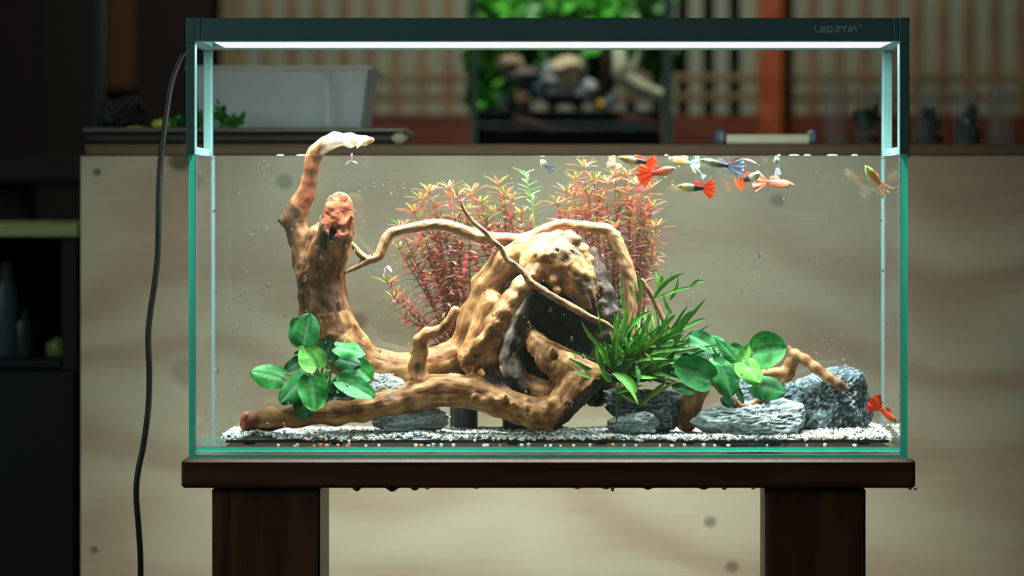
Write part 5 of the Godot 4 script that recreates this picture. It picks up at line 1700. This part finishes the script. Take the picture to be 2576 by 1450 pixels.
func build_water_details() -> void:
	var d1 := dome(0.55)
	var d2 := dome(0.8)
	var lanes := [545, 672, 720, 772, 852, 876, 935, 1010, 1290, 1320, 1444, 1560, 1690, 1730, 1862, 1920, 1965, 2050, 2090, 2120, 2180, 2222, 2245, 600, 640]
	for i in 280:
		var px: float
		if i % 3 < 2: px = lanes[rng.randi() % lanes.size()] + rng.randfn() * 5.0
		else: px = rng.randf_range(505, 2250)
		var py := rng.randf_range(420, 1100) if i % 4 else rng.randf_range(640, 1095)
		var r := 1.8 + 3.6 * pow(rng.randf(), 2.2)
		if i % 37 == 0: r = rng.randf_range(6.0, 7.5)
		var o := lone("water_drop", d1 if i % 2 else d2, "tiny clear water drop clinging to the outside of the aquarium's front glass", "water drop", "drops on the front glass")
		var k := R(r, 0)
		o.position = P(px, py, 0) + Vector3(0, 0, 0.00002)
		o.scale = Vector3(k * 0.82, k * rng.randf_range(0.95, 1.5), k)
		o.rotation.z = rng.randf_range(-0.3, 0.3)
	# drops hanging under the front edge of the stand's top
	for q in [[897, 13, 8], [986, 18, 9], [1043, 13, 6], [1075, 8, 3], [1198, 8, 2], [1452, 10, 2.5], [1524, 12, 3], [1541, 6, 8.5], [1630, 14, 4], [1771, 14, 4], [1822, 8, 4.5], [1895, 7, 3], [2290, 6, 4], [2303, 5, 5]]:
		var b := MB.new()
		var w := R(q[1], 0)
		var h := R(q[2], 0)
		lathe(b, [[0.0, -h], [w * 0.3, -h * 0.92], [w * 0.5, -h * 0.68], [w * 0.72, -h * 0.3], [w, 0.0], [0.0, 0.0001]], 18, Vector3.ZERO, Vector3(1, 1, 0.45))
		var o := lone("hanging_drop", b.mesh(mats.wet, true), "clear water drop hanging under the front edge of the dark stand top", "water drop", "drops under the stand's top")
		o.position = P(q[0], 1229.4, 0.01) - Vector3(0, 0, w * 0.45 + 0.0006)
	# bubbles floating at the surface
	var bub := MB.new()
	lathe(bub, [[0.0, -0.3], [0.7, -0.25], [1.0, 0.0], [0.7, 0.45], [0.0, 0.6]], 16)
	for q in [[1998, 14], [2031, 10], [2094, 15], [2150, 9], [705, 10], [760, 16], [1676, 5], [1960, 4]]:
		var o := lone("surface_bubble", bub.mesh(mats.foam, true), "flat white bubble floating at the water's edge against the front glass", "bubble", "bubbles at the water line")
		o.position = P(q[0], 391.0, -0.012)
		var k := R(q[1], 0)
		o.scale = Vector3(k, R(4.5, 0), 0.004)
	# floating scraps of leaves
	for q in [[884, 404, "forked pink and green leaf scrap floating under the surface right of the upright branch", 0], [1866, 398, "curved pink and green leaf scrap floating above the silvery fish's tail", 1], [974, 668, "two pale pink leaf tips caught on the bend of the arched branch", 2]]:
		var t := thing("leaf_scrap", q[2], "leaf")
		var c := PM(q[0], q[1], -30 if q[3] < 2 else -66)
		var dirs: Array = [[[-0.9, -0.7], [0.9, -0.45], [0.1, 0.9]], [[-1.0, -0.45], [1.0, -0.4]], [[-0.3, 0.9], [0.55, 0.8]]][q[3]]
		for i in dirs.size():
			var b := MB.new()
			var dv := Vector3(dirs[i][0], -dirs[i][1] if q[3] == 2 else dirs[i][1], 0.2).normalized()
			var ln := R([20, 44, 22][q[3]], 0)
			strap(b, c, c + dv * ln * 0.6 + Vector3(0, ln * 0.15, 0), c + dv * ln, R([6, 7, 9][q[3]], 0), [L(204, 220, 170), L(190, 80, 100), L(190, 130, 150)][(i + q[3]) % 3], L(190, 170, 160), i + 3, 8)
			part("leaf", b.mesh(mats.stem_leaf, true), t)
	# specks drifting in the water, too many to count
	var mm := MultiMesh.new()
	mm.transform_format = MultiMesh.TRANSFORM_3D
	var sp := SphereMesh.new()
	sp.radius = 1.0
	sp.height = 2.0
	sp.radial_segments = 6
	sp.rings = 4
	sp.material = mats.speck
	mm.mesh = sp
	mm.instance_count = 2600
	var x0 := P(496, 0, 0).x
	for i in 2600:
		var r := 0.00009 + 0.0002 * pow(rng.randf(), 4.0)
		var z := -rng.randf_range(0.008, 0.14)
		mm.set_instance_transform(i, Transform3D(Basis().scaled(Vector3(r, r, r)), Vector3(rng.randf_range(x0, -x0), rng.randf_range(TB + 0.02, P(0, 400, 0).y), z)))
	var o := MultiMeshInstance3D.new()
	o.name = "water_specks"
	o.multimesh = mm
	add_child(o)
	tag(o, "countless fine white specks and bubbles drifting in the aquarium water", "specks", "", "stuff")

# ---------------------------------------------------------------- the blurred things behind
func bush(parent: Node3D, called: String, c: Vector3, r: Vector3, count: int, tones: Array, size: float) -> void:
	var b := MB.new()
	for i in count:
		var d := Vector3(rng.randfn(), rng.randfn(), rng.randfn()).normalized() * pow(rng.randf(), 0.4)
		var p := c + d * r
		var o := Vector3(rng.randfn(), rng.randfn() + 0.6, rng.randfn() + 0.5).normalized()
		var s := size * rng.randf_range(0.6, 1.3)
		leaf_surface(b, p, p + o * s, s * 0.6, Vector3(rng.randfn(), 0.6, 1.5).normalized(), 0.1, 0.0, 0.15, 0.05, tones[0], tones[1], i, 5, 4)
	var m := part(called, b.mesh(mats.leaf, true), parent)
	m.set_meta("kind", "stuff")

func build_background() -> void:
	# second bench, with the planted tank
	var zt := -1.4
	var y0 := P(0, 362, -0.4).y
	var dark := mat(K(60, 44, 34), 0.7)
	var bench := thing("back_bench", "dark bench carrying the tall planted tank in front of the lattice screen", "bench")
	part("top", box_mesh(Vector3(-0.8, y0 - 0.03, -1.95), Vector3(0.75, y0, -1.25), dark, 0.003), bench)
	for x in [-0.76, 0.7]:
		for z in [-1.9, -1.33]:
			part("leg", box_mesh(Vector3(x - 0.03, 0, z - 0.03), Vector3(x + 0.03, y0 - 0.03, z + 0.03), dark, 0.003), bench)
	var tank := thing("planted_tank", "tall blurred glass tank with plants and stones behind the aquarium", "tank")
	var l := P(1186, 0, zt).x; var r := P(1692, 0, zt).x
	var top := P(0, -90, zt).y
	var depth := 0.26
	part("front_pane", pane_with_edges(Vector3(l + 0.005, y0 + 0.0004, zt - 0.005), Vector3(r - 0.005, top, zt), true, false, "far_pane"), tank)
	part("back_pane", pane_with_edges(Vector3(l + 0.005, y0 + 0.0004, zt - depth), Vector3(r - 0.005, top, zt - depth + 0.005), true, false, "far_pane"), tank)
	for q in [[l, l + 0.005], [r - 0.005, r]]:
		part("side_pane", pane_with_edges(Vector3(q[0], y0 + 0.0004, zt - depth), Vector3(q[1], top, zt), true, true, "far_pane"), tank)
	part("corner_post", box_mesh(Vector3(l, y0 + 0.0004, zt + 0.0002), Vector3(l + 0.007, top, zt + 0.004), mats.glass_edge), tank)
	part("corner_post", box_mesh(Vector3(r - 0.012, y0 + 0.0004, zt + 0.0002), Vector3(r, top, zt + 0.004), mats.glass_edge), tank)
	var peat := P(0, 278, zt - 0.01).y
	part("dark_substrate", box_mesh(Vector3(l + 0.006, y0 + 0.006, zt - depth + 0.008), Vector3(r - 0.014, peat, zt - 0.008), mat(K(10, 7, 5), 0.95), 0.002), tank)
	var zc := zt - 0.14
	var plants := thing("tank_plants", "mass of bright green leafy plants filling the upper part of the tank behind", "plants")
	var greens := [[L(40, 124, 24), L(84, 180, 44)], [L(18, 76, 20), L(44, 124, 34)], [L(60, 136, 26), L(110, 186, 56)]]
	var i := 0
	for q in [[1240, 30, 0, 44, 60], [1290, -10, 2, 70, 70], [1350, 70, 1, 70, 60], [1400, 0, 0, 70, 80], [1430, 120, 1, 70, 60], [1470, 30, 0, 70, 70], [1520, 90, 0, 60, 70], [1580, 20, 2, 60, 60], [1640, 30, 1, 50, 80], [1650, 130, 0, 40, 60], [1230, 180, 2, 36, 70], [1330, 150, 0, 60, 50], [1400, 175, 1, 70, 50], [1500, 180, 1, 60, 60], [1225, 262, 0, 30, 24], [1300, 60, 1, 60, 50]]:
		var c := P(q[0], q[1], zc - 0.05 * (i % 2))
		var k := (D - zc) / F
		bush(plants, "foliage", c, Vector3(q[3] * k, q[4] * k, 0.04), 90, greens[q[2]], 0.03)
		i += 1
	var stones := [[1285, 168, 30, 26, L(150, 128, 112), "pinkish"], [1320, 200, 44, 26, L(96, 92, 92), "dark grey"], [1390, 196, 34, 34, L(150, 150, 160), "lilac-grey"], [1432, 190, 44, 48, L(186, 166, 140), "cream"], [1470, 226, 40, 30, L(160, 164, 172), "pale grey"], [1360, 226, 40, 26, L(70, 90, 106), "blue-grey"], [1272, 252, 18, 16, L(150, 170, 190), "small pale blue"], [1538, 252, 18, 18, L(150, 170, 186), "small bluish white"], [1420, 244, 60, 20, L(44, 50, 50), "flat black"], [1508, 266, 16, 13, L(200, 160, 50), "small yellow"]]
	for q in stones:
		var k := (D - zc) / F
		var o := lone("tank_stone", rock_mesh(Vector3(q[2] * k, q[3] * k, q[2] * k * 0.8), 500 + int(q[0]), [(q[4] as Color) * 0.6, q[4], (q[4] as Color) * 1.25], 10, 0.0), "%s blurred stone in the planted tank behind the aquarium" % q[5], "stone", "stones in the planted tank")
		o.position = P(q[0], q[1], zc + 0.06)
	var wb := MB.new()
	sweep(wb, spline([v4(P(1556, 120, zc + 0.05), 0.009), v4(P(1562, 170, zc + 0.06), 0.011), v4(P(1566, 195, zc + 0.06), 0.012), v4(P(1610, 222, zc + 0.06), 0.011), v4(P(1670, 246, zc + 0.06), 0.009)], 5), 10, 0.1, func(_t, _a, _q): return L(176, 178, 152))
	lone("pale_branch", wb.mesh(mats.wood, true), "pale bent branch in the right half of the planted tank behind", "branch")
	wb = MB.new()
	sweep(wb, spline([v4(P(1582, 190, zc + 0.05), 0.006), v4(P(1606, 150, zc + 0.04), 0.007), v4(P(1616, 100, zc + 0.04), 0.006), v4(P(1596, 40, zc + 0.03), 0.005)], 5), 10, 0.1, func(_t, _a, _q): return L(120, 128, 108))
	lone("pale_branch", wb.mesh(mats.wood, true), "thin grey branch curving upward in the planted tank behind", "branch")
	wb = MB.new()
	sweep(wb, spline([v4(P(1524, 60, zc + 0.05), 0.006), v4(P(1526, 150, zc + 0.06), 0.007), v4(P(1528, 232, zc + 0.06), 0.007)], 5), 10, 0.1, func(_t, _a, _q): return L(56, 40, 32))
	lone("dark_branch", wb.mesh(mats.wood, true), "dark upright branch in the planted tank behind, left of the pale bent one", "branch")
	for q in [[[1290, 302], [1400, 340], L(70, 34, 14), "left brown root showing in the dark lower part of the tank behind"], [[1560, 300], [1660, 318], L(84, 36, 14), "right brown root showing in the dark lower part of the tank behind"]]:
		wb = MB.new()
		sweep(wb, spline([v4(P(q[0][0], q[0][1], zt - 0.012), 0.007), v4(P((q[0][0] + q[1][0]) * 0.5, (q[0][1] + q[1][1]) * 0.5 - 4, zt - 0.011), 0.008), v4(P(q[1][0], q[1][1], zt - 0.012), 0.006)], 5), 8, 0.1, func(_t, _a, _q): return q[2])
		lone("brown_root", wb.mesh(mats.wood, true), q[3], "root")
	# an unseen lamp added above the picture to brighten that tank and the screen
	var lamp := thing("added_lamp", "added unseen lamp above the planted tank, brightening it and the lattice screen", "lamp")
	var lc := Vector3(P(1440, 0, -1.5).x, EYE + 0.6, -1.46)
	var lb := MB.new()
	lathe(lb, [[0.11, 0.0], [0.1, 0.05], [0.05, 0.1], [0.02, 0.12], [0.0, 0.12]], 24, lc)
	part("shade", lb.mesh(mat(K(70, 66, 60), 0.5), true), lamp)
	lb = MB.new()
	lathe(lb, [[0.0, -0.012], [0.03, -0.008], [0.045, 0.012], [0.03, 0.045], [0.0, 0.055]], 20, lc)
	part("bulb", lb.mesh(mats.bulb, true), lamp)
	lb = MB.new()
	sweep(lb, [v4(lc + Vector3(0, 0.12, 0), 0.003), v4(Vector3(lc.x, 2.5, lc.z), 0.003)], 8, 0.0, func(_t, _a, _q): return Color.WHITE)
	part("cord", lb.mesh(mats.black, true), lamp)
	var sl := OmniLight3D.new()
	sl.name = "added_lamp_glow"
	sl.light_color = K(240, 246, 226)
	sl.light_energy = 0.24
	sl.light_size = 0.04
	sl.omni_range = 8.0
	sl.omni_attenuation = 2.0
	sl.shadow_enabled = true
	sl.position = lc + Vector3(0, -0.03, 0)
	add_child(sl)

	# things on the workbench
	var wt := P(0, 362, -0.4).y
	var tray := thing("wooden_tray", "shallow tray with a bright metal rim lying on the workbench, left", "tray")
	var a := P(215, 362, -0.42); var b2 := P(1000, 325, -0.42)
	part("tray_body", box_mesh(Vector3(a.x, wt + 0.0005, -0.64), Vector3(b2.x, P(0, 334, -0.42).y, -0.42), mat(K(44, 36, 27), 0.6), 0.003), tray)
	part("metal_rim", box_mesh(Vector3(a.x - 0.003, P(0, 333, -0.42).y, -0.645), Vector3(P(1020, 0, -0.42).x, P(0, 321, -0.42).y, -0.415), mat(K(150, 150, 136), 0.35, 0.6), 0.002), tray)
	part("grip", box_mesh(Vector3(P(985, 0, -0.42).x, wt + 0.001, -0.46), Vector3(P(1024, 0, -0.42).x, P(0, 336, -0.42).y, -0.41), mat(K(190, 176, 146), 0.6), 0.004), tray)
	var rim := P(0, 321, -0.42).y
	var bin := thing("plastic_bin", "translucent clear plastic bin standing on the tray behind the aquarium's left", "bin")
	var zb := -0.46
	var t0 := P(470, 166, zb); var t1 := P(936, 166, zb)
	var bb := MB.new()
	var rings := []
	var insets := [[0.011, 0.0], [0.004, 1.0], [0.0, 1.0], [0.0, 0.965], [0.003, 0.965], [0.006, 0.93]]
	var hgt := t0.y - rim
	for q in [[0.012, 0.001, 0.0], [0.0045, 0.93, 0.0], [0.0045, 0.935, 0.0], [-0.001, 0.94, 0.0], [-0.001, 1.0, 0.0], [0.006, 1.0, 0.0], [0.014, 0.012, 0.0]]:
		var ins: float = q[0]
		var base := bb.v.size()
		for s in 4:
			var sx: float = [t0.x + ins, t1.x - ins, t1.x - ins, t0.x + ins][s]
			var sz: float = [zb - ins, zb - ins, zb - 0.2 + ins, zb - 0.2 + ins][s]
			bb.vert(Vector3(sx, rim + 0.0005 + hgt * q[1], sz))
		rings.append(base)
	for k in rings.size() - 1:
		for s in 4:
			var s2 := (s + 1) % 4
			bb.quad(rings[k] + s, rings[k + 1] + s, rings[k + 1] + s2, rings[k] + s2)
	bb.quad(rings[0], rings[0] + 1, rings[0] + 2, rings[0] + 3)
	bb.quad(rings[6], rings[6] + 3, rings[6] + 2, rings[6] + 1)
	part("shell", bb.mesh(mats.frosted), bin)
	part("corner_rib", box_mesh(Vector3(P(816, 0, zb).x, rim + 0.003, zb - 0.006), Vector3(P(832, 0, zb).x, P(0, 178, zb).y, zb + 0.0002), mats.frosted, 0.001), bin)
	# small things on the tray's left end
	var o := lone("black_rock", rock_mesh(Vector3(0.024, 0.017, 0.02), 901, [L(10, 10, 11), L(26, 26, 28), L(70, 72, 74)], 14, 0.0), "glossy black rock on the left end of the tray", "rock")
	o.position = P(300, 282, -0.5)
	var lemon := MB.new()
	for q in [[342, 325, 0.012, 0.0035, L(226, 170, 60), "flat orange-yellow slice at the front of the tray"], [408, 312, 0.011, 0.0055, L(196, 188, 70), "yellow-green fruit on the tray left of the light bar's leg"]]:
		var fb := MB.new()
		lathe(fb, [[0.0, -q[3]], [q[2] * 0.7, -q[3] * 0.7], [q[2], 0.0], [q[2] * 0.7, q[3] * 0.7], [0.0, q[3]]], 18, Vector3.ZERO, Vector3.ONE, q[4])
		var f := lone("yellow_fruit", fb.mesh(mats.pebble, true), q[5], "fruit")
		f.position = P(q[0], q[1], -0.44)
	var herbs := thing("green_herbs", "loose green leaves lying on the tray beside the plastic bin", "leaves")
	herbs.set_meta("kind", "stuff")
	for q in [[450, 310, 20, 10], [492, 305, 26, 14], [590, 310, 34, 9], [555, 285, 12, 24]]:
		bush(herbs, "foliage", P(q[0], q[1], -0.435), Vector3(q[2] * 0.00038, q[3] * 0.00038, 0.008), 26, [L(30, 96, 22), L(60, 140, 36)], 0.009)
	# the block with clips
	var blk := thing("wooden_block", "pale wooden block with bluish end clips on the workbench, right", "block")
	part("block", pbox(1826, 338, 2040, 362, -0.412, 0.06, mat(K(240, 232, 196), 0.7), 0.002), blk)
	for q in [[1802, 1828], [2038, 2058]]:
		part("clip", pbox(q[0], 326, q[1], 362, -0.41, 0.05, mat(K(96, 110, 130), 0.4), 0.003), blk)
	# jars standing in the gloom on the right
	var n := 0
	for q in [[2070, 2135, 214, "leftmost dim glass jar left of the light bar's right leg"], [2150, 2214, 224, "dim glass jar just left of the light bar's right legs"], [2296, 2376, 218, "dim glass jar right of the light bar's right leg"], [2398, 2470, 226, "third dim glass jar right of the block, holding dark leaves"], [2482, 2552, 222, "rightmost dim glass jar at the edge of the picture"]]:
		var zj := -0.8
		var c := P((q[0] + q[1]) * 0.5, 362, zj)
		var rr: float = (q[1] - q[0]) * 0.5 * (D - zj) / F
		var hj := P(0, q[2], zj).y - wt
		var jb := MB.new()
		lathe(jb, [[0.0, 0.001], [rr * 0.95, 0.001], [rr, 0.006], [rr, hj * 0.93], [rr * 0.96, hj * 0.94], [rr * 1.02, hj], [rr * 0.93, hj], [rr * 0.93, 0.008], [0.0, 0.008]], 24)
		var j := thing("glass_jar", q[3], "jar", Vector3(c.x, wt + 0.0002, zj), "jars on the workbench")
		part("glass", jb.mesh(mats.jar, true), j)
		if n in [1, 2, 3]:
			var sb := MB.new()
			lathe(sb, [[0.0, 0.0085], [rr * 0.88, 0.0085], [rr * 0.88, hj * 0.25], [0.0, hj * 0.27]], 18)
			part("dark_soil", sb.mesh(mat(K(30, 26, 20), 0.9), true), j)
			bush(j, "foliage", Vector3(0, hj * 0.45, 0), Vector3(rr * 0.6, hj * 0.2, rr * 0.6), 30, [L(20, 44, 16), L(40, 70, 30)], 0.014)
		n += 1
	# grey pole and the dark rack on the left
	var pb := MB.new()
	var pp := P(251, 0, -1.15)
	lathe(pb, [[0.0, 0.0], [0.0062, 0.0], [0.0062, 1.9], [0.0, 1.9]], 14, Vector3(pp.x, 0.0, pp.z))
	lone("grey_pole", pb.mesh(mat(K(70, 68, 60), 0.6), true), "thin upright grey pole behind the black rock, left", "pole")
	var rack := thing("dark_rack", "black cabinet at the left edge with a pale greenish worktop, beside the plywood bench", "cabinet")
	var za := -0.62
	part("worktop", pbox(-260, 562, 198, 597, za, 0.4, mat(K(196, 204, 130), 0.6), 0.002), rack)
	var cl := P(-240, 598, za - 0.01); var cr := P(192, 598, za - 0.01)
	var blackm := mat(K(20, 21, 21), 0.6)
	part("side_panel", box_mesh(Vector3(cl.x, 0, za - 0.39), Vector3(cl.x + 0.015, cl.y, za - 0.01), blackm), rack)
	part("side_panel", box_mesh(Vector3(cr.x - 0.015, 0, za - 0.39), Vector3(cr.x, cl.y, za - 0.01), blackm), rack)
	part("back_panel", box_mesh(Vector3(cl.x + 0.015, 0, za - 0.39), Vector3(cr.x - 0.015, cl.y, za - 0.375), blackm), rack)
	part("shelf", pbox(-200, 905, 150, 925, za - 0.02, 0.35, blackm), rack)
	part("door", pbox(-235, 930, 188, 2000, za, 0.008, blackm, 0.002), rack)
	var sy := P(0, 905, za - 0.02).y
	for q in [[18, 40, 660, "left of the two dim bottles on the shelf of the black cabinet", L(90, 100, 110)], [62, 30, 780, "middle short dim bottle on the black cabinet's shelf", L(60, 70, 70)], [150, 34, 850, "low yellowish glass on the right of the black cabinet's shelf", L(130, 140, 70)]]:
		var zz := -0.72
		var c := P(q[0], 0, zz)
		var rr: float = q[1] * (D - zz) / F
		var h := P(0, q[2], zz).y - sy
		var jb := MB.new()
		lathe(jb, [[0.0, 0.0], [rr, 0.0], [rr, h * 0.7], [rr * 0.5, h * 0.82], [rr * 0.45, h], [0.0, h]], 18, Vector3.ZERO, Vector3.ONE, q[4])
		var j := lone("dim_bottle", jb.mesh(mats.fish, true), q[3], "bottle")
		j.position = Vector3(c.x, sy + 0.0003, zz)
